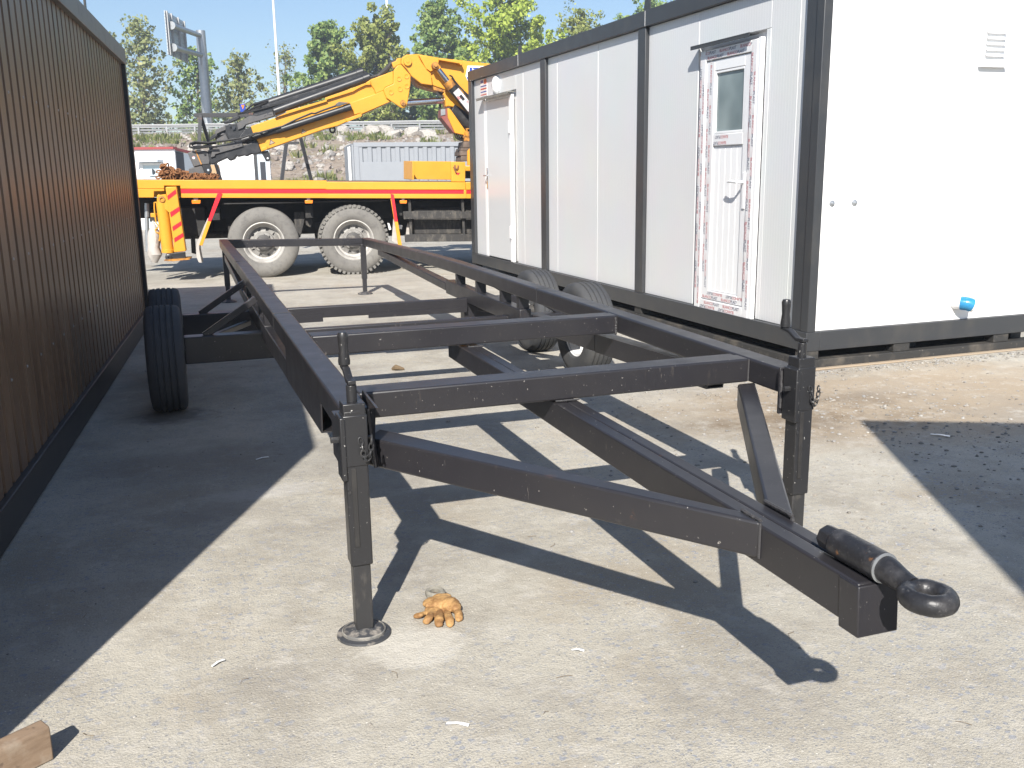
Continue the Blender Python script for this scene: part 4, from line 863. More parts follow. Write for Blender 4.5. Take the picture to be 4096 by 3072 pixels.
# label wraps the barrel: arc strip just proud
def barrel_strip(p, d, r, t0, t1, s0, s1, nm, m, par):
    a = (-TN-d*(-TN).dot(d)).normalized(); b = d.cross(a); mb = MB(); n = 8
    mb.v = [p+d*s+(a*math.cos(t0+(t1-t0)*i/n)+b*math.sin(t0+(t1-t0)*i/n))*r for s in (s0,s1) for i in range(n+1)]
    mb.f = [(i,i+1,i+n+2,i+n+1) for i in range(n)]; mb.mi=[0]*n; return mb.build(nm, m, par, smooth=True)
barrel_strip(P0,dv,.0832,-.9,.75,.50,.92,'label_sleeve','label_white',cyl_o)
barrel_strip(P0,dv,.0840,-.35,.25,.60,.70,'arrow_mark','crane_black',cyl_o)
tpart('hydraulic_line','rubber_hose',MB().tube([tp('B',x,y,BO-.25) for x, y in ((630,325),(660,335),(700,400),(760,470),(800,510),(860,590),(940,690))],.014,8).tube([tp('B',x,y,BO-.24) for x, y in ((800,515),(850,560),(900,610),(960,660))],.014,8),bevel=0,smooth=True)
# jib cylinder: chrome rod from knuckle plate to the lug
rodm = MB().cyl(tp('C',1500,975,BO+.15), tp('B',600,640,BO+.15), .052, n=22); rod = tpart('jib_piston_rod','chrome',rodm,bevel=0,smooth=True)
tpart('lug_plate','yellow',tpoly('B',[(548,560),(575,530),(600,520),(690,580),(770,690),(850,775),(850,810),(700,730),(612,715),(600,728),(582,720),(572,600)],BO+.0,.34),bevel=.012)
tpart('boom_root','crane_black',tpoly('B',[(440,470),(600,520),(560,560),(560,600),(500,560)],BO+.12,.2),bevel=.005)
tpart('boom_root','crane_black',tpoly('B',[(500,690),(528,690),(528,755),(500,755)],BO+.2,.06),bevel=.002)
jc = MB().cyl(tp('B',640,770,BO+.12), tp('B',1000,1010,BO+.12), .16, n=24); tpart('lift_cylinder','crane_black',jc,bevel=.01,smooth=True)
vb = tpart('valve_housing','yellow',tpoly('B',[(606,742),(640,750),(860,1062),(880,1110),(830,1090),(700,1060),(612,860)],BO-.1,.3),bevel=.010)
tpoly('B',[(525,760),(606,742),(612,862),(700,1060),(680,1058),(524,860)],BO-.06,.34).build('housing_end','red_rust',vb,bevel=.008)
tpoly('B',[(520,756),(578,752),(580,826),(522,838)],BO-.075,.012).build('data_plate','galv',vb)
for i in range(4): tpart('hydraulic_line','rubber_hose',MB().tube([tp('B',690+i*24,1060,BO-.05+i*.03),tp('B',715+i*24,1120,BO-.05+i*.03),tp('B',760+i*16,1150,BO-.05+i*.03),tp('B',815+i*6,1160,BO-.05+i*.03)],.012,6),bevel=0,smooth=True)
# column: valve stack, rusty plates, gusset
vs = MB()
for q in ([(846,1000),(862,998),(866,1042),(846,1042)],[(846,998),(910,1000),(910,1014),(846,1012)],[(814,1040),(892,1040),(892,1165),(820,1165)],[(812,1090),(940,1090),(940,1125),(812,1125)]): tpoly('B',q,BO-.1,.14,vs)
tpart('control_valve','yellow_worn',vs,bevel=.006)
for q in ([(815,1168),(905,1168),(905,1250),(800,1250)],[(785,1252),(910,1252),(910,1290),(770,1290)],[(765,1290),(870,1290),(870,1350),(762,1350)],[(780,1352),(870,1352),(862,1420),(770,1420)]): tpart('column_plate','deck_wood',tpoly('B',q,BO-.15,.5),bevel=.01)
tpart('column_lug','crane_black',tpoly('B',[(738,1268),(755,1265),(770,1275),(768,1288),(740,1288)],BO-.05,.08),bevel=.002)
tpart('column_gusset','yellow',tpoly('B',[(862,1290),(950,1190),(1300,1190),(1300,1475),(862,1470)],BO-.25,.06),bevel=.006); tpart('column','yellow',tpoly('B',[(950,600),(1500,600),(1500,1470),(950,1470)],BO-.05,.5),bevel=.02)
tpart('column_base','yellow',tpoly('B',[(832,1478),(1500,1478),(1500,1545),(832,1545)],BO-.6,1.3),bevel=.01); tpart('column_base','underbody',tpoly('B',[(840,1550),(1500,1550),(1500,1640),(840,1640)],BO-.4,1.0),bevel=.01)
# ---- black extension sections
BX = tpart('extension_sleeve','crane_black',tpoly('A',[(300,745),(372,690),(420,668),(790,596),(818,672),(990,612),(1032,606),(1088,770),(1068,780),(985,805),(940,792),(862,830),(830,815),(738,838),(722,818),(688,870),(618,896),(578,850),(440,912),(400,940),(335,946),(308,880)],BO-.03,.42),bevel=.012)
tpoly('A',[(372,712),(800,600),(820,684),(410,800),(405,830),(340,850)],BO-.06,.035).build('side_plate','crane_grey',BX,bevel=.005)
for q in ([(700,620),(712,616),(716,650),(704,652)],[(665,688),(695,680),(695,688),(665,696)],[(735,665),(770,656),(770,664),(735,674)]): tpoly('A',q,BO-.063,.004).build('slot','dark_room',BX)
tpart('boom_collar','crane_black',tpoly('A',[(850,425),(940,388),(1010,530),(1042,612),(990,640),(820,640),(600,592),(625,562),(760,556)],BO+.02,.36),bevel=.008)
eb = tpart('boom_tip','crane_grey',tpoly('D',[(1010,246),(1150,196),(1335,205),(1400,220),(1440,400),(1432,466),(1285,480),(1128,520)],BO-.04,.36),bevel=.012)
tpoly('D',[(1150,200),(1175,205),(1285,460),(1270,480)],BO-.055,.02).build('tip_band','yellow_worn',eb); MB().lathe([(.001,.003),(.022,.003)],tp('D',1128,340,BO-.04),-TN,n=16).build('tip_hole','label_white',eb)
MB().lathe([(.001,.02),(.018,.02),(.02,0)],tp('D',1345,270,BO-.04),-TN,n=10).build('tip_bolt','crane_black',eb)
tpoly('D',[(1032,552),(1128,522),(1282,482),(1345,622),(1322,660),(1040,690)],BO-.02,.3).build('tip_block','crane_grey',eb,bevel=.012)
tpoly('D',[(1290,482),(1432,440),(1476,580),(1466,630),(1440,655),(1395,660),(1345,640)],BO-.03,.06).build('tip_lug','crane_black',eb,bevel=.006)
MB().lathe([(.001,.003),(.018,.003)],tp('D',1408,578,BO-.03),-TN,n=14).build('lug_hole','hut_grey',eb)
MB().cyl(tp('D',840,612,BO+.1),tp('D',1040,628,BO+.1),.028,n=14).build('hook_shank','rust',eb,smooth=True)
# upper (inner) extension parts
ux = tpart('upper_sleeve','crane_black',tpoly('A',[(720,342),(905,238),(930,228),(1250,142),(1288,228),(1010,310),(850,358),(835,440),(930,400),(962,482),(900,512),(700,572),(610,585),(560,470),(560,372)],BO+.05,.34),bevel=.010)
tpoly('A',[(730,345),(905,240),(1030,240),(1255,170),(1275,235),(860,360),(818,410),(745,440)],BO+.02,.03).build('side_plate','crane_grey',ux,bevel=.004)
for q in ([(1175,175),(1187,172),(1192,215),(1180,215)],[(1130,235),(1160,225),(1162,232),(1132,242)],[(1205,215),(1240,205),(1242,212),(1206,222)],[(610,350),(630,345),(640,395),(618,400)],[(665,390),(705,385),(700,430),(662,440)]): tpoly('A',q,BO+.016,.004).build('slot','dark_room',ux)
tpart('upper_tip','crane_black',tpoly('A',[(520,320),(600,290),(700,240),(760,225),(770,270),(640,330),(560,345),(525,340)],BO+.1,.2),bevel=.01)
tpart('upper_tip','crane_grey',tpoly('A',[(400,462),(440,425),(520,390),(560,372),(575,440),(500,470),(440,500),(425,560),(470,520),(520,485),(560,500),(610,590),(500,615),(430,620),(415,520)],BO+.08,.22),bevel=.010)
tpart('upper_tip','crane_black',tpoly('A',[(340,540),(400,495),(440,490),(440,520),(370,580),(330,590)],BO+.12,.12),bevel=.006)
# long cylinders on the boom
for nm, a, b_, r in (('extension_cylinder',tp('A',990,110,BO+.22),tp('C',690,405,BO+.22),.066),('extension_cylinder',tp('A',1275,170,BO+.06),tp('C',810,500,BO+.06),.064),('extension_cylinder',tp('A',1385,432,BO-.09),tp('C',465,1048,BO-.09),.052),('extension_cylinder',tp('A',800,592,BO-.0),tp('A',1390,430,BO-.07),.048)):
    c = MB().cyl(a, b_, r, n=20); dd = (b_-a).normalized(); c.cyl(b_-dd*.10, b_+dd*.015, r*1.12, n=20); tpart(nm,'crane_black',c,bevel=.005,smooth=True)
tpart('hose_guard','crane_black',tpoly('C',[(-220,640),(0,580),(160,520),(300,440),(640,350),(690,348),(770,400),(820,470),(620,470),(450,500),(400,560),(0,690)],BO+.25,.12),bevel=.008)
tpart('cable_cover','dusty_black',MB().tube([tp('C',820,510,BO+.1),tp('C',980,470,BO+.1),tp('C',1100,390,BO+.1),tp('C',1220,250,BO+.1),tp('C',1330,170,BO+.1)],[.02,.03,.045,.03,.02],8),bevel=0,smooth=True)
tpart('hose_guard','crane_black',sh([(1018,432),(1300,346),(1450,289),(1480,307),(1300,373),(1100,447),(1008,472)],BO+.14,.1),bevel=.006)
tpart('upper_tip','crane_black',tpoly('A',[(440,430),(560,372),(720,338),(900,245),(835,440),(640,575),(600,598),(430,618),(405,560)],BO+.12,.2),bevel=.008)
hs = MB()
for pts, off in (([(440,690),(300,690),(100,715),(30,690),(40,640),(110,615),(300,630),(560,600),(800,560),(1000,490),(1110,480),(1080,510),(960,545),(900,545),(1000,500),(1320,410),(1400,390),(1600,290),(1830,195),(1880,200),(2000,150),(2190,85)],BO-.13),
                 ([(320,660),(200,690),(90,690),(60,660),(130,635),(420,640)],BO-.10),
                 ([(740,205),(850,185),(1010,100),(1080,85),(1070,110),(960,150),(870,185),(1020,150),(1500,20),(1760,-60)],BO+.12),
                 ([(830,175),(960,70),(1100,30),(1190,15),(1150,40),(980,110),(880,190)],BO+.15)):
    hs.tube([tp('A',x,y,off) for x, y in pts],.016,6)
tpart('hydraulic_hoses','rubber_hose',hs,bevel=0,smooth=True)
tpart('hose_clamp','crane_grey',tpoly('C',[(195,995),(255,955),(330,960),(445,970),(300,1020),(270,1035),(215,1040)],BO-.16,.08),bevel=.006)
cap = tpart('blue_box','logo_blue',tpoly('A',[(770,62),(845,55),(862,150),(838,172),(780,178)],BO+.2,.12),bevel=.004); tpoly('A',[(792,75),(838,70),(816,138)],BO+.196,.003).build('orange_mark','orange_lens',cap)
tpart('lower_lug','crane_black',tpoly('A',[(1078,762),(1190,745),(1226,850),(1222,888),(1195,905),(1160,905),(1125,840)],BO+.0,.06),bevel=.006); MB().lathe([(.001,.003),(.014,.003)],tp('A',1182,858,BO),-TN,n=12).build('lug_hole','hut_white',tk)
rgp = [tp('A',2138+38*math.cos(t),438+42*math.sin(t),BO+.15) for t in [2*math.pi*i/20 for i in range(20)]]; tpart('lifting_ring','crane_black',MB().tube(rgp,.016,8,closed=True).cyl(tp('A',2128,400,BO+.15),tp('A',2120,360,BO+.15),.03,n=10),bevel=0,smooth=True)
for q in ([(1205,668),(1222,578),(1295,632)],[(1675,502),(1695,425),(1758,468)]):
    a = tpoly('A',q,BO-.003,.004).build('warning_triangle','crane_black',tk); cx_ = sum(p[0] for p in q)/3; cy_ = sum(p[1] for p in q)/3
    tpoly('A',[(cx_+(x-cx_)*.72, cy_+(y-cy_)*.72) for x, y in q],BO-.005,.002).build('triangle_field','plank',a)
# heap of rusty chain on the bed
hp = MB(); random.seed(3)
cA, cB = tp('D',500,745,.9), tp('D',1570,752,.9)
for i in range(330):
    t = random.random(); h = (.07+.13*math.exp(-((t-.10)/.10)**2)+.06*math.exp(-((t-.33)/.07)**2))*(1-.5*t)
    c = cA.lerp(cB,t)+TN*random.uniform(-.4,.5)+UP*(random.random()**1.2*h*1.15+.005)
    d = Vector((random.uniform(-1,1),random.uniform(-1,1),random.uniform(-.7,.7))).normalized(); u = d.orthogonal().normalized()
    chain_link(hp,c,d,u,.085,.048,.012)
tag(hp.build('chain_heap','rust',smooth=True),'heap of rusty orange chain piled on the truck bed under the boom tip','chain')

# ------------------------------------------------------------------ trestle behind the truck
ts = thing('steel_trestle', at_depth(1000,722,20.5), 'black steel A-frame trestle with level top bar behind the truck bed', 'trestle')
TD = 20.0
def tq(k, x, y, d): c = KS[k]; return at_depth(c[0]+x/c[2], c[1]+y/c[2], d)
apL, apR = tq('A',190,225,TD), tq('A',1545,215,TD+.4)
MB().beam(apL-E1*.12, apR+E1*.12, .08, .085).build('top_bar','trestle',ts,bevel=.006)
for p, q in ((apL,tq('A',130,1500,TD-.7)),(apL,tq('A',560,1400,TD+.7)),(apR-E1*.05,tq('A',1350,1500,TD-.7)),(apR+E1*.05,tq('A',1880,1400,TD+.8))): MB().beam(p,Vector((q.x,q.y,q.z if q.z<.3 else q.z)),.07,.07,(0,1,0)).build('leg','trestle',ts,bevel=.005)
MB().beam(tq('A',1440,640,TD),tq('A',1640,632,TD),.05,.05).build('brace','trestle',ts)

# ------------------------------------------------------------------ grey shipping container behind the bed
CD = 28.0
c0 = at_depth(1200+545/2.5525,150+1072/2.5525,CD); ct = c0.z
CO = Vector((c0.x,c0.y,0)); cyaw = math.atan2(E1.y,E1.x)+rad(15.0); CX = Vector((math.cos(cyaw),math.sin(cyaw),0)); CY = Vector((-math.sin(cyaw),math.cos(cyaw),0))
sc_ = thing('shipping_container', CO, 'pale grey corrugated shipping container standing below the rubble bank', 'container')
def kpart(n, m, *bs, bevel=.004, parent=None):
    b = MB()
    for x0,x1,y0,y1,z0,z1 in bs: b.frame_box(CO+CX*(x0+x1)/2+CY*(y0+y1)/2+UP*(z0+z1)/2, CX*abs(x1-x0)/2, CY*abs(y1-y0)/2, UP*abs(z1-z0)/2)
    return b.build(n,m,parent or sc_,bevel=bevel)
kpart('top_rail','cont_grey',(0,6,0,.1,ct-.12,ct)); kpart('bottom_rail','cont_grey',(0,6,0,.1,.0,.16)); kpart('corner_post','cont_grey',(0,.14,-.005,.14,.161,ct-.121)); kpart('corner_post','cont_grey',(5.86,6,-.005,.14,.161,ct-.121))
kpart('roof','cont_grey',(.0,6,.1,2.4,ct-.06,ct-.02)); kpart('back_wall','cont_grey',(0,6,2.35,2.4,.0,ct-.1),(5.92,5.98,.14,2.35,.16,ct-.1))
pf = []; a = .14
while a < 5.85:
    pf += [(a,0),(a+.10,0),(a+.135,.045),(a+.235,.045)]; a += .27
pf = [q for q in pf if q[0] < 5.86]; n_ = len(pf); cm_ = MB(); cm_.v = [CO+CX*x+CY*(.02+d)+UP*z for z in (.161,ct-.121) for x, d in pf]; cm_.f = [(i,i+1,i+1+n_,i+n_) for i in range(n_-1)]; cm_.mi=[0]*(n_-1); cm_.build('corrugated_sheet','cont_grey',sc_)
kpart('flat_plate','cont_grey',(.20,1.50,.006,.018,.4,ct-.55)); kpart('flat_plate','cont_grey',(3.0,3.98,.006,.018,1.2,ct-.55))
dl = kpart('end_door','cont_grey',(-.05,-.005,.05,2.35,.1,ct-.06))
for y in (.35,.75): 
    rr = MB().cyl(CO+CX*-.08+CY*y+UP*.15, CO+CX*-.08+CY*y+UP*(ct-.1), .02, n=8); rr.build('lock_rod','white_paint',dl,smooth=True)

# ------------------------------------------------------------------ small white huts by the bank
HD = 29.0
def hq(k, x, y, d=HD): c = KS[k]; return at_depth(c[0]+x/c[2], c[1]+y/c[2], d)
hc = hq('D',745,150); HO = Vector((hc.x,hc.y,0)); ht = hc.z; hy = math.atan2(E1.y,E1.x)-rad(2); HX = Vector((math.cos(hy),math.sin(hy),0)); hy2 = hy+rad(52); HY = Vector((-math.sin(hy-rad(14)),math.cos(hy-rad(14)),0))
h1 = thing('site_hut', HO, 'small white hut with red roof edge and pale blue door with a round window', 'hut')
def hprism(n, m, pts, ext, parent=None, bevel=.004): return MB().prism(pts, ext).build(n, m, parent or h1, bevel=bevel)
def hw(x, z, o=0): return HO+HX*x-HY*o+UP*z
hprism('front_wall','hut_white',[hw(-4,0),hw(0,0),hw(0,ht-.04),hw(-4,ht-.04)],HY*.06)
hs0 = (E1*.27+E2*.963).normalized(); nside = Vector((hs0.y,-hs0.x,0))
def hside(s, z): return HO+hs0*s+UP*z
def hsk(kx): c = KS['D']; return (on_plane(c[0]+kx/c[2], 640, HO, nside)-HO).dot(hs0)
q1, q2, q3 = hsk(782), hsk(945), hsk(1125)
hprism('side_wall','hut_white',[hside(0,0),hside(q1,0),hside(q1,ht-.1),hside(0,ht-.06)],-nside*.05); hprism('side_wall','hut_grey',[hside(q2,0),hside(q3,0),hside(q3,ht-.2),hside(q2,ht-.14)],-nside*.05)
hprism('side_opening','dark_room',[hside(q1,0),hside(q2,0),hside(q2,ht-.14),hside(q1,ht-.1)],-nside*.02)
hprism('roof_edge','roof_red',[hw(-4,ht-.04,.08),hw(.03,ht-.04,.08),hw(.03,ht+.03,.08),hw(-4,ht+.05,.08)],HY*.2); hprism('roof_edge','roof_red',[hside(-.02,ht-.05),hside(q3+.05,ht-.18),hside(q3+.05,ht-.10),hside(-.02,ht+.03)],-nside*.06)
hprism('roof','hut_grey',[hw(-4,ht),hw(0,ht),hside(q3,ht-.12),hside(q3,ht-.12)-HX*4],UP*.02)
def hx(kx): return (hq('D',kx,600)-HO).dot(HX)
dd_ = hprism('door','hut_blue',[hw(hx(170),0,.03),hw(hx(492),0,.03),hw(hx(492),hq('D',300,490).z,.03),hw(hx(170),hq('D',300,490).z,.03)],HY*.02)
zt = hq('D',300,440).z; hprism('door_frame','white_paint',[hw(hx(115),0,.05),hw(hx(168),0,.05),hw(hx(168),zt,.05),hw(hx(115),zt,.05)],HY*.05,dd_); hprism('door_frame','white_paint',[hw(hx(494),0,.05),hw(hx(545),0,.05),hw(hx(545),zt,.05),hw(hx(494),zt,.05)],HY*.05,dd_); hprism('door_frame','white_paint',[hw(hx(169),hq('D',300,488).z,.05),hw(hx(493),hq('D',300,488).z,.05),hw(hx(493),zt,.05),hw(hx(169),zt,.05)],HY*.05,dd_)
hprism('canopy','hut_grey',[hw(hx(95),zt+.02,.3),hw(hx(568),zt+.02,.3),hw(hx(568),zt+.1,.3),hw(hx(95),zt+.1,.3)],HY*.3,dd_)
zc = hq('D',345,612).z; MB().lathe([(.001,.0),(.085,0)],hw(hx(345),zc,.035),-HY,n=24).build('round_window','dark_room',dd_); hprism('letter_slot','dark_room',[hw(hx(282),hq('D',300,718).z,.036),hw(hx(432),hq('D',300,708).z,.036),hw(hx(432),hq('D',300,690).z,.036),hw(hx(282),hq('D',300,698).z,.036)],HY*.004,dd_)
hprism('blue_plate','sticker_blue' if False else 'hut_blue',[hw(hx(195),hq('D',200,338).z,.02),hw(hx(300),hq('D',200,334).z,.02),hw(hx(300),hq('D',200,312).z,.02),hw(hx(195),hq('D',200,314).z,.02)],HY*.01)
# second hut
H2D = 30.5
g0 = hq('A',430,780,H2D); g1 = hq('A',968,780,H2D); H2O = Vector((g1.x,g1.y,0)); h2t = g1.z; w2 = (g1-g0).length
h2 = thing('site_hut', H2O, 'white hut with open dark doorway standing in front of the rubble slope', 'hut')
def h2w(x, z, o=0): return H2O+E1*x-E2*o+UP*z
MB().prism([h2w(-w2,0),h2w(0,0),h2w(0,h2t),h2w(-w2,h2t)],E2*.06).build('front_wall','hut_white',h2); 
def x2(kx): return (hq('A',kx,900,H2D)-H2O).dot(E1)
MB().prism([h2w(-w2-.03,h2t+.002,.05),h2w(x2(1218),h2t+.002,.05),h2w(x2(1218)-.56,h2t+.002,-2),h2w(-w2-.53,h2t+.002,-2)],UP*.07).build('roof','hut_grey',h2)
for k0, k1, m_n, nm, dz in ((966,1025,'frame_grey','corner_post',0),(1027,1064,'hut_grey','door_frame',0),(1065,1142,'dark_room','doorway',-.28),(1143,1212,'hut_grey','door_frame',0)):
    MB().prism([h2w(x2(k0),0,-.02),h2w(x2(k1),0,-.02),h2w(x2(k1),h2t+dz,-.02),h2w(x2(k0),h2t+dz,-.02)],E2*(.06 if nm!='doorway' else .02)).build(nm,m_n,h2)
MB().prism([h2w(x2(1065),h2t-.279,-.02),h2w(x2(1142),h2t-.279,-.02),h2w(x2(1142),h2t,-.02),h2w(x2(1065),h2t,-.02)],E2*.06).build('lintel','hut_grey',h2)
MB().prism([h2w(x2(1212),0,-.02),h2w(x2(1212),h2t,-.02),h2w(x2(1212)-.56,h2t,-2),h2w(x2(1212)-.56,0,-2)],-E1*.05).build('side_wall','hut_white',h2); MB().prism([h2w(-w2-.5,0,-2),h2w(x2(1212)-.56,0,-2),h2w(x2(1212)-.56,h2t,-2),h2w(-w2-.5,h2t,-2)],E2*.05).build('back_wall','hut_white',h2)
tb = [hq('D',x,y,30.2) for x, y in ((1455,480),(1565,480),(1565,900),(1455,900))]
tag(MB().prism(tb,E2*.4).build('timber_cabinet','tan'),'tan board cabinet between the two white huts behind the boom tip','cabinet')

# ------------------------------------------------------------------ guard rail on top of the bank
GD = 59.0
gr0 = bg(-40,GD,TOPZ); gr = thing('guard_rail', bg(0,GD,TOPZ), 'galvanised roadside guard rail running along the top of the rubble bank', 'guard rail')
gz = at_depth(1400,488,GD).z; gh = gz-TOPZ
def wbeam(z0, h, dep):
    b = MB(); pf = [(0,0),(.12,-dep),(.3,-dep),(.42,0),(.58,0),(.7,-dep),(.88,-dep),(1,0)]; n = len(pf)
    b.v = [bg(a,GD+.0+d,z0+f*h) for a in (-42,30) for f, d in pf]; b.f = [(i,i+1,n+i+1,n+i) for i in range(n-1)]; b.mi=[0]*(n-1)
    return b.build('rail','alu',gr)
wbeam(TOPZ+gh*.70,gh*.25,.05); wbeam(TOPZ+gh*.42,gh*.18,.05); wbeam(TOPZ+gh*.14,gh*.18,.05); MB().tube([bg(-42,GD-.02,TOPZ+gh),bg(30,GD-.02,TOPZ+gh)],.035,8).build('top_tube','alu',gr,smooth=True)
gp0 = (at_depth(1200+945/2.5525,600,GD)).dot(E1); gstep = (at_depth(1200+1230/2.5525,600,GD)).dot(E1)-gp0
pb = None
for i in range(-18,16):
    a = gp0+i*gstep
    if pb is None:
        pb = MB().box(-.05,.05,-.05,.05,0,gh*.98).build('post','alu',gr); 
        pb.location = bg(a,GD-.10,TOPZ-.1)-ORIGIN[gr.name]
        pb.data.transform(Matrix.Translation(ORIGIN[gr.name])); first = pb
    else:
        c = first.copy(); COL.objects.link(c); c.parent = gr; c.location = bg(a,GD-.10,TOPZ-.1)-ORIGIN[gr.name]

# ------------------------------------------------------------------ road sign seen from behind, lamp poles
SD = 66.0
sp0 = at_depth(450*1.8517,275*1.8517,SD); sp1 = at_depth(436*1.8517,66*1.8517,SD); sp1 = Vector((sp0.x,sp0.y,sp1.z))
sg = thing('road_sign', Vector((sp0.x,sp0.y,TOPZ)), 'big road sign seen from behind on a grey steel cantilever pole', 'road sign')
MB().cyl((sp0.x,sp0.y,TOPZ-.2),sp1,.36,.30,n=20).build('pole','galv',sg,smooth=True)
def k1(x, y, d): return at_depth(400+x/2.37, y/2.37, d)
pTL, pTR, pBR, pBL = k1(612,95,60.5), k1(800,180,65), k1(860,572,65), k1(685,515,60.5)
pTR = Vector((pTR.x,pTR.y,pTR.z)); pd_ = (pTR-pTL); pd_.z = 0; pw = pd_.length; pd_.normalize(); pn = Vector((pd_.y,-pd_.x,0)); hgt = pTL.z-pBL.z
bx = Vector((pTL.x,pTL.y,0)); z0_ = pBL.z
for i in range(14):
    zz = z0_+hgt*i/14; MB().prism([bx+UP*zz, bx+pd_*pw+UP*zz, bx+pd_*pw+UP*(zz+hgt/14-.02), bx+UP*(zz+hgt/14-.02)], -pn*.05).build('sign_plank','galv',sg)
for f in (.06,.28,.62,.94):
    MB().prism([bx+pd_*(pw*f-.06)+UP*z0_, bx+pd_*(pw*f+.06)+UP*z0_, bx+pd_*(pw*f+.06)+UP*(z0_+hgt), bx+pd_*(pw*f-.06)+UP*(z0_+hgt)], pn*.09).build('sign_rib','alu',sg)
for ya, yb in ((340,240),(525,450)):
    e_ = k1(960,ya,SD); s_ = bx+pd_*pw*.12+pn*.2; s_.z = k1(690,yb,61).z; e_ = Vector((sp0.x,sp0.y,e_.z))
    MB().cyl(e_, s_, .16, n=14).cyl(s_-(s_-e_).normalized()*.15, s_+(s_-e_).normalized()*.05, .24, n=14).build('sign_arm','galv',sg,smooth=True)
for nm, u0, v0, u1, r, dpt, lab in (('lamp_pole',604,215,590,.10,70,'tall thin white lamp pole beside the almost bare tree'),('lamp_pole',846,262,842,.11,72,'thin pale lamp pole rising from among the olive green trees')):
    p = at_depth(u0*1.8517,v0*1.8517,dpt); lo = thing(nm, Vector((p.x,p.y,TOPZ)), lab, 'lamp pole')
    MB().cyl((p.x,p.y,TOPZ-.2),(p.x,p.y,TOPZ+13.5),r*1.15,r*.6,n=12).build('pole','white_paint',lo,smooth=True)
    MB().beam((p.x,p.y,TOPZ+13.4),(p.x+1.2,p.y-.4,TOPZ+13.7),.14,.10).build('lamp_head','galv',lo)

# ------------------------------------------------------------------ trees along the road
def tree(Dx, Dtop, Dhw, depth, leafm, nleaf, shape, seed, label, ls=.235, low=.12):
    rnd = random.Random(seed); zb = TOPZ-.3
    p = at_depth(Dx*1.8517, 270*1.8517, depth); top = at_depth(Dx*1.8517, Dtop*1.8517, depth).z; hw_ = Dhw*1.8517*depth/F_PX
    P0 = Vector((p.x,p.y,zb)); Ht = top-zb
    t = thing('roadside_tree', P0, label, 'tree')
    tr_ = MB(); bend = Vector((rnd.uniform(-.35,.35),rnd.uniform(-.35,.35),0)); wob = [Vector((rnd.uniform(-.1,.1),rnd.uniform(-.1,.1),0)) for _ in range(10)]
    def axis(f): k = min(8,int(f*9)); return P0+UP*Ht*.95*f+bend*math.sin(f*2.6)+wob[k].lerp(wob[k+1],f*9-k)*f*1.5
    rb = .07+.010*Ht; tr_.tube([axis(i/9) for i in range(10)],[rb*(1-.94*i/9)+.012 for i in range(10)],8)
    def width(f):
        g = (f-low)/(1-low)
        if shape == 'cone': return min(1,g/.28)**.6*(1-g)**.62*1.18
        if shape == 'oval': return (max(.0,math.sin(math.pi*min(1,max(0,.08+g*.92)))))**.62*(1.0-.15*g)
        return max(0,math.sin(math.pi*min(1,max(0,.16+g*.84))))**.5
    clumps = []; nl = int(26+Ht*2.2); lobe = [rnd.uniform(.72,1.18) for _ in range(9)]
    for i in range(nl):
        f = low+(.97-low)*((i+rnd.random())/nl)
        th = i*2.399+rnd.uniform(-.5,.5); w = max(.10,width(f))*hw_*lobe[int(th*1.3) % 9]*rnd.uniform(.75,1.1)
        rise = min(w*rnd.uniform(.35,.95),max(.1,top-P0.z-Ht*f)); fb = max(.04,f-rise/Ht)
        b0 = axis(fb); e = b0+Vector((math.cos(th)*w,math.sin(th)*w,rise)); mid = b0.lerp(e,.5)-UP*.08*w
        tr_.tube([b0,mid,e],[rb*(1-fb)*.34+.012,rb*(1-fb)*.2+.010,.006],5)
        for q in range(6):
            g_ = .30+.72*(q+rnd.random())/6; c = b0.lerp(e,g_)+Vector((rnd.gauss(0,1),rnd.gauss(0,1),rnd.gauss(0,.9)))*(.10+.11*hw_); clumps.append((c,(.22+.30*rnd.random())*(.45+hw_*.22)))
            if q % 3 == 1: tr_.tube([b0.lerp(e,g_*.8),c],[.012,.005],4)
    for q in range(7): clumps.append((axis(.90+.10*q/7)+Vector((rnd.gauss(0,.1),rnd.gauss(0,.1),0)),.22))
    tr_.build('trunk','bark',t,smooth=True)
    lv = MB()
    for i in range(nleaf):
        c, r = clumps[rnd.randrange(len(clumps))]
        d = Vector((rnd.gauss(0,1),rnd.gauss(0,1),rnd.gauss(0,1))); d.normalize(); q = c+d*r*rnd.random()**.5
        a = Vector((rnd.gauss(0,1),rnd.gauss(0,1),rnd.gauss(0,1)-.3)).normalized(); b_ = a.orthogonal().normalized(); b_ = (b_+a.cross(b_)*rnd.uniform(-1.2,1.2)).normalized(); l = ls*rnd.uniform(.6,1.35); w_ = l*.45
        k = len(lv.v); lv.v += [q-a*l*.5, q+b_*w_, q+a*l*.55, q-b_*w_]; lv.f.append((k,k+1,k+2,k+3)); lv.mi.append(0)
    lv.build('crown', leafm, t)
tree(322,24,74,72,'leaf_dull',4135,'oval',1,'tall sparse grey-green tree next to the brown cabin corner')
tree(424,92,62,74,'leaf_green',3746,'oval',2,'sparse green tree growing behind the road sign pole')
tree(526,110,74,70,'leaf_dull',2827,'cone',3,'thin conical yellow-green tree above the blue box of the boom')
tree(626,88,46,76,'leaf_dull',1413,'oval',4,'almost bare small tree just right of the tall lamp pole',ls=.18)
tree(714,34,74,72,'leaf_green',15950,'cone',5,'dense blue-green conical tree above the black boom cylinders',ls=.24)
tree(818,18,86,71,'leaf_olive',18850,'oval',6,'dense olive brown tree crossed by a pale lamp pole')
tree(952,-20,80,72,'leaf_green',13050,'cone',7,'tall green tree behind the crane knuckle')
tree(1108,-34,118,72,'leaf_bright',30450,'round',8,'broad bright yellow-green tree above the yellow crane boom')
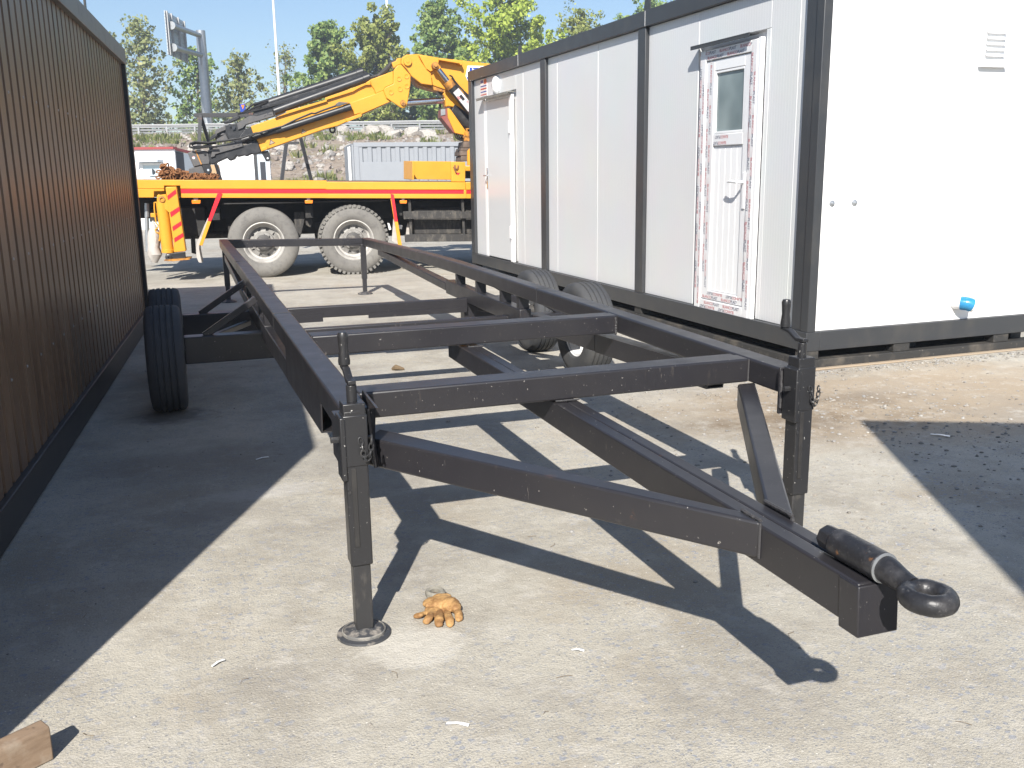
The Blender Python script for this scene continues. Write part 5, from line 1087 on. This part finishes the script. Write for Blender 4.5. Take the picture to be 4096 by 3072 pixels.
tree(1256,6,76,75,'leaf_olive',6090,'round',9,'thin olive tree just above the cabin roof rail')
tree(1395,-20,85,76,'leaf_green',8700,'round',10,'green tree top showing above the roof rail at the lifting lug')
tree(890,110,58,80,'leaf_green',6525,'round',11,'lower green tree seen under the crane knuckle')
tree(1012,70,70,84,'leaf_bright',7975,'round',12,'small bright tree behind the crane lug plate')
tree(1530,-40,80,78,'leaf_green',5075,'round',13,'green tree behind the middle of the white cabin')

# ------------------------------------------------------------------ boulders, rubble, weeds on the bank
def rock_mesh(seed, sub=1):
    bm = bmesh.new(); bmesh.ops.create_icosphere(bm, subdivisions=sub, radius=1); r = random.Random(seed); off = Vector((seed*3.1,seed*1.7,0))
    for v in bm.verts:
        n = v.co.normalized(); k = 1+.45*noise.noise(n*1.3+off)+.2*noise.noise(n*3+off); v.co = Vector((n.x*k,n.y*k*.8,n.z*k*.65))
    me = bpy.data.meshes.new('boulder'); bm.to_mesh(me); bm.free(); me.materials.append(M['rock']); return me
rms = [rock_mesh(i+1,2) for i in range(5)]; rnd = random.Random(11)
for i in range(64):
    if i < 24: u = rnd.uniform(1085,1380); f = rnd.uniform(.72,.99)
    elif i < 44: u = rnd.uniform(1080,1400); f = rnd.uniform(.25,.8)
    else: u = rnd.uniform(1380,1900); f = rnd.uniform(.78,.99)
    d = SL0+(SL1-SL0)*f; a = at_depth(u,600,d).dot(E1)
    o = bpy.data.objects.new('boulder', rms[i%5]); COL.objects.link(o); s = (.16+.40*rnd.random()**1.8)*(1.15 if f>.85 else .8)
    o.location = bg(a,d,bank_z(a,d)+s*.12); o.scale = (s,s,s); o.rotation_euler = (rnd.uniform(-.4,.4),rnd.uniform(-.4,.4),rnd.uniform(0,6.3))
    zn=('crest','pale boulder near the crest of the rubble bank left of the container') if i<24 else (('slope','pale boulder half way down the rubble slope behind the truck bed') if i<44 else ('top','pale boulder on the bank edge above the grey container')); tag(o,zn[1],'boulder','boulders on the bank '+zn[0])
st_ = MB(); tmp = [[v.co.copy() for v in rock_mesh(20+i,1).vertices] for i in range(3)]; tf = [tuple(p.vertices) for p in rock_mesh(20,1).polygons]
for i in range(2600):
    u = rnd.uniform(520,1990); f = rnd.random()**.7; d = SL0+(SL1-SL0)*f; a = at_depth(u,600,d).dot(E1); s = .05+.22*rnd.random()**3
    c = bg(a,d,bank_z(a,d)+s*.2); q = Matrix.Rotation(rnd.uniform(0,6.3),3,'Z') @ Matrix.Rotation(rnd.uniform(-.6,.6),3,'X')
    st_.add([c+(q @ v)*s for v in tmp[i%3]], tf)
tag(st_.build('rubble','rock'),kind='stuff')
gs = MB()
def tuft(c, h, n, r):
    for i in range(n):
        th = rnd.uniform(0,6.28); b_ = c+Vector((math.cos(th),math.sin(th),0))*r*rnd.random(); l = h*rnd.uniform(.5,1.2); d = Vector((math.cos(th)*rnd.uniform(.1,.7),math.sin(th)*rnd.uniform(.1,.7),1)).normalized(); sd = Vector((-math.sin(th+1),math.cos(th+1),0))*rnd.uniform(.02,.05)
        k = len(gs.v); gs.v += [b_-sd, b_+sd, b_+d*l*.6+sd*.8+Vector((0,0,0)), b_+d*l, b_+d*l*.6-sd*.8]; gs.f.append((k,k+1,k+2,k+3,k+4)); gs.mi.append(0)
for i in range(430):
    u = rnd.uniform(530,1990)
    f = rnd.choice((rnd.uniform(.84,.95),rnd.uniform(.84,.95),rnd.uniform(.0,.38),rnd.uniform(.05,.95)))
    if noise.noise(Vector((u*.012,f*5,1))) < (-.25 if f<.3 or f>.93 else .08): continue
    d = SL0+(SL1-SL0)*f; a = at_depth(u,600,d).dot(E1); tuft(bg(a,d,bank_z(a,d)), rnd.uniform(.2,.48)*(.8 if f>.8 else 1), 34, rnd.uniform(.3,.8))
for u in (930,1010,1100,860,960,1050,1145): 
    d = SL0+(SL1-SL0)*rnd.uniform(.84,.93); a = at_depth(u*.98,600,d).dot(E1); tuft(bg(a,d,bank_z(a,d)), .7, 130, .9)
tag(gs.build('weeds','grass'),kind='stuff')

# ------------------------------------------------------------------ small things on the yard floor
# work glove lying palm up, fingers towards the photographer
def c2(x, y, z=0.): return on_z(1250+x/2.212, 2000+y/2.212, z)
gl = MB()
def ball(mb, c, rx, ry, rz, n=12):
    bm = bmesh.new(); bmesh.ops.create_uvsphere(bm, u_segments=n, v_segments=8, radius=1)
    mb.add([Vector(c)+Vector((v.co.x*rx,v.co.y*ry,v.co.z*rz)) for v in bm.verts],[tuple(x.index for x in f.verts) for f in bm.faces]); bm.free()
def cap_(mb, pts, r):
    for (p, q), (r0, r1) in zip(zip(pts,pts[1:]),zip(r,r[1:])):
        for i in range(7): t = i/6; ball(mb, Vector(p).lerp(Vector(q),t), r0+(r1-r0)*t, r0+(r1-r0)*t, (r0+(r1-r0)*t)*.9, 10)
ball(gl,c2(1085,895,.022),.046,.040,.024); ball(gl,c2(1150,890,.026),.050,.042,.027); ball(gl,c2(1215,905,.028),.036,.040,.029); ball(gl,c2(1110,945,.016),.050,.026,.014); ball(gl,c2(1140,858,.024),.042,.026,.024); ball(gl,c2(1090,845,.018),.030,.024,.018); ball(gl,c2(1258,925,.030),.024,.032,.025)
for tip, knk, base, r in (((918,1020),(950,1003),(1040,975),.0115),((1010,1066),(1028,1030),(1070,975),.0150),((1118,1092),(1118,1042),(1122,975),.0155),((1215,1090),(1212,1042),(1190,980),.0148),((1296,1042),(1292,990),(1262,935),.0150)):
    cap_(gl,[c2(*base,.014),c2(*knk,.022),c2(*tip,.012)],[r*.85,r*1.08,r])
gl.map(lambda p: Vector((p.x,p.y,p.z*.74)))
go = gl.build('work_glove','leather',smooth=True)
rm = go.modifiers.new('remesh','REMESH'); rm.mode='VOXEL'; rm.voxel_size=.0026; rm.use_smooth_shade=True
sm_ = go.modifiers.new('smooth','SMOOTH'); sm_.factor=.5; sm_.iterations=1
tx = bpy.data.textures.new('creases','CLOUDS'); tx.noise_scale=.018; dp = go.modifiers.new('creases','DISPLACE'); dp.texture=tx; dp.strength=.006; dp.mid_level=.5; dp.texture_coords='LOCAL'
ring_ = MB().lathe([(.020,0),(.034,-.004),(.037,.012),(.030,.020),(.018,.016)],c2(1085,838,.014),(0,0,1),n=18,closed=True); ring_.map(lambda p: p+Vector((noise.noise(p*40),noise.noise(p*40+Vector((4,4,4))),noise.noise(p*40+Vector((8,8,8)))*.4))*.007); ring_.build('cuff','cuff_cloth',go,smooth=True)
tag(go,'crumpled tan leather work glove lying palm up on the concrete','glove')
# timber off-cut in the corner
wb = MB(); w0 = Vector((-.436,2.545,0)); wd = Vector((-.83,-.555,0)).normalized(); wn_ = Vector((-.555,.83,0)).normalized()
wb.prism([w0, w0+wn_*.052, w0+wn_*.052+UP*.098, w0+wn_*.045+UP*.104, w0+wn_*.006+UP*.100, w0+UP*.093], wd*.62)
tag(wb.build('timber_block','wood',bevel=.006),'weathered brown timber block lying at the edge of the shadow','timber')
# plastic strips
def strip(p, q, w, lab, nm='cable_tie', z=.006):
    a, b_ = on_z(p[0]*1.8517,p[1]*1.8517,z), on_z(q[0]*1.8517,q[1]*1.8517,z); d = (b_-a).normalized(); s = Vector((-d.y,d.x,0))*w
    m1 = a.lerp(b_,.5)+UP*.004
    tag(MB().prism([a-s*.5,a+s*.5,m1+s*.6,b_+s,b_-s,m1-s*.6],UP*.0025).build(nm,'nylon'),lab,'plastic strip')
strip((965,1562),(1013,1567),.006,'white plastic strip lying alone near the bottom edge of the picture')
strip((1235,1404),(1262,1406),.005,'short white plastic strip right of the glove')
strip((458,1440),(484,1425),.005,'white plastic strip near the shadow edge left of the near jack')
strip((553,993),(580,987),.008,'white plastic strip lying in the brown cabin shadow')
strip((2010,938),(2052,943),.014,'pale plastic strip lying in the shadow at right')
tw = MB().tube([on_z(848*1.8517,797*1.8517,.01),on_z(855*1.8517,793*1.8517,.03),on_z(864*1.8517,795*1.8517,.02),on_z(873*1.8517,797*1.8517,.01)],[.012,.022,.016,.008],7)
tag(tw.build('bark_shred','twig',smooth=True),'dry brown shred lying on the concrete between the two front crossbeams','debris')
# loose grit
gt = MB(); rnd = random.Random(5)
for i in range(5200):
    if i < 1500: p = Vector((rnd.uniform(-1,4.2),rnd.uniform(1.2,9),0)); s = .0018+.006*rnd.random()**4
    elif i < 3600: p = Vector((rnd.gauss(4.0,.85),rnd.gauss(4.9,.65),0)); s = .003+.014*rnd.random()**4
    elif i < 4400: p = Vector((rnd.uniform(4.4,7),5.93-abs(rnd.gauss(0,.10)),0)); s = .004+.016*rnd.random()**3
    else: p = Vector((rnd.gauss(3.4,.8),rnd.gauss(3.6,.8),0)); s = .003+.010*rnd.random()**4
    gt.add([p+Vector((v.x,v.y,max(-.3,v.z)*.7))*s+UP*s*.25 for v in tmp[i%3]], tf)
tag(gt.build('grit','grit'),kind='stuff')

tws = MB(); rnd = random.Random(9)
for i in range(34):
    p = Vector((rnd.uniform(-.6,3.6),rnd.uniform(1.6,6.5),.003)); th = rnd.uniform(0,6.28); L_ = rnd.uniform(.015,.055); d = Vector((math.cos(th),math.sin(th),0)); n_ = Vector((-d.y,d.x,0))*rnd.uniform(-.25,.25)
    tws.tube([p,p+d*L_*.5+n_*L_+UP*.004,p+d*L_],.0007,4)
tag(tws.build('straw','twig'),kind='stuff')

# ------------------------------------------------------------------ thin morning haze between the yard and the road trees
hz_ = MB().box(-160,160,-60,190,-1.2,22); hm = bpy.data.materials.new('haze_air'); hm.use_nodes = True; hm.node_tree.nodes.clear()
ho = hm.node_tree.nodes.new('ShaderNodeOutputMaterial'); pv_ = hm.node_tree.nodes.new('ShaderNodeVolumePrincipled'); pv_.inputs['Color'].default_value = (.80,.88,1.0,1); pv_.inputs['Density'].default_value = .0021; pv_.inputs['Anisotropy'].default_value = .2
hm.node_tree.links.new(pv_.outputs[0], ho.inputs['Volume'])
tag(hz_.build('haze', hm), kind='stuff')
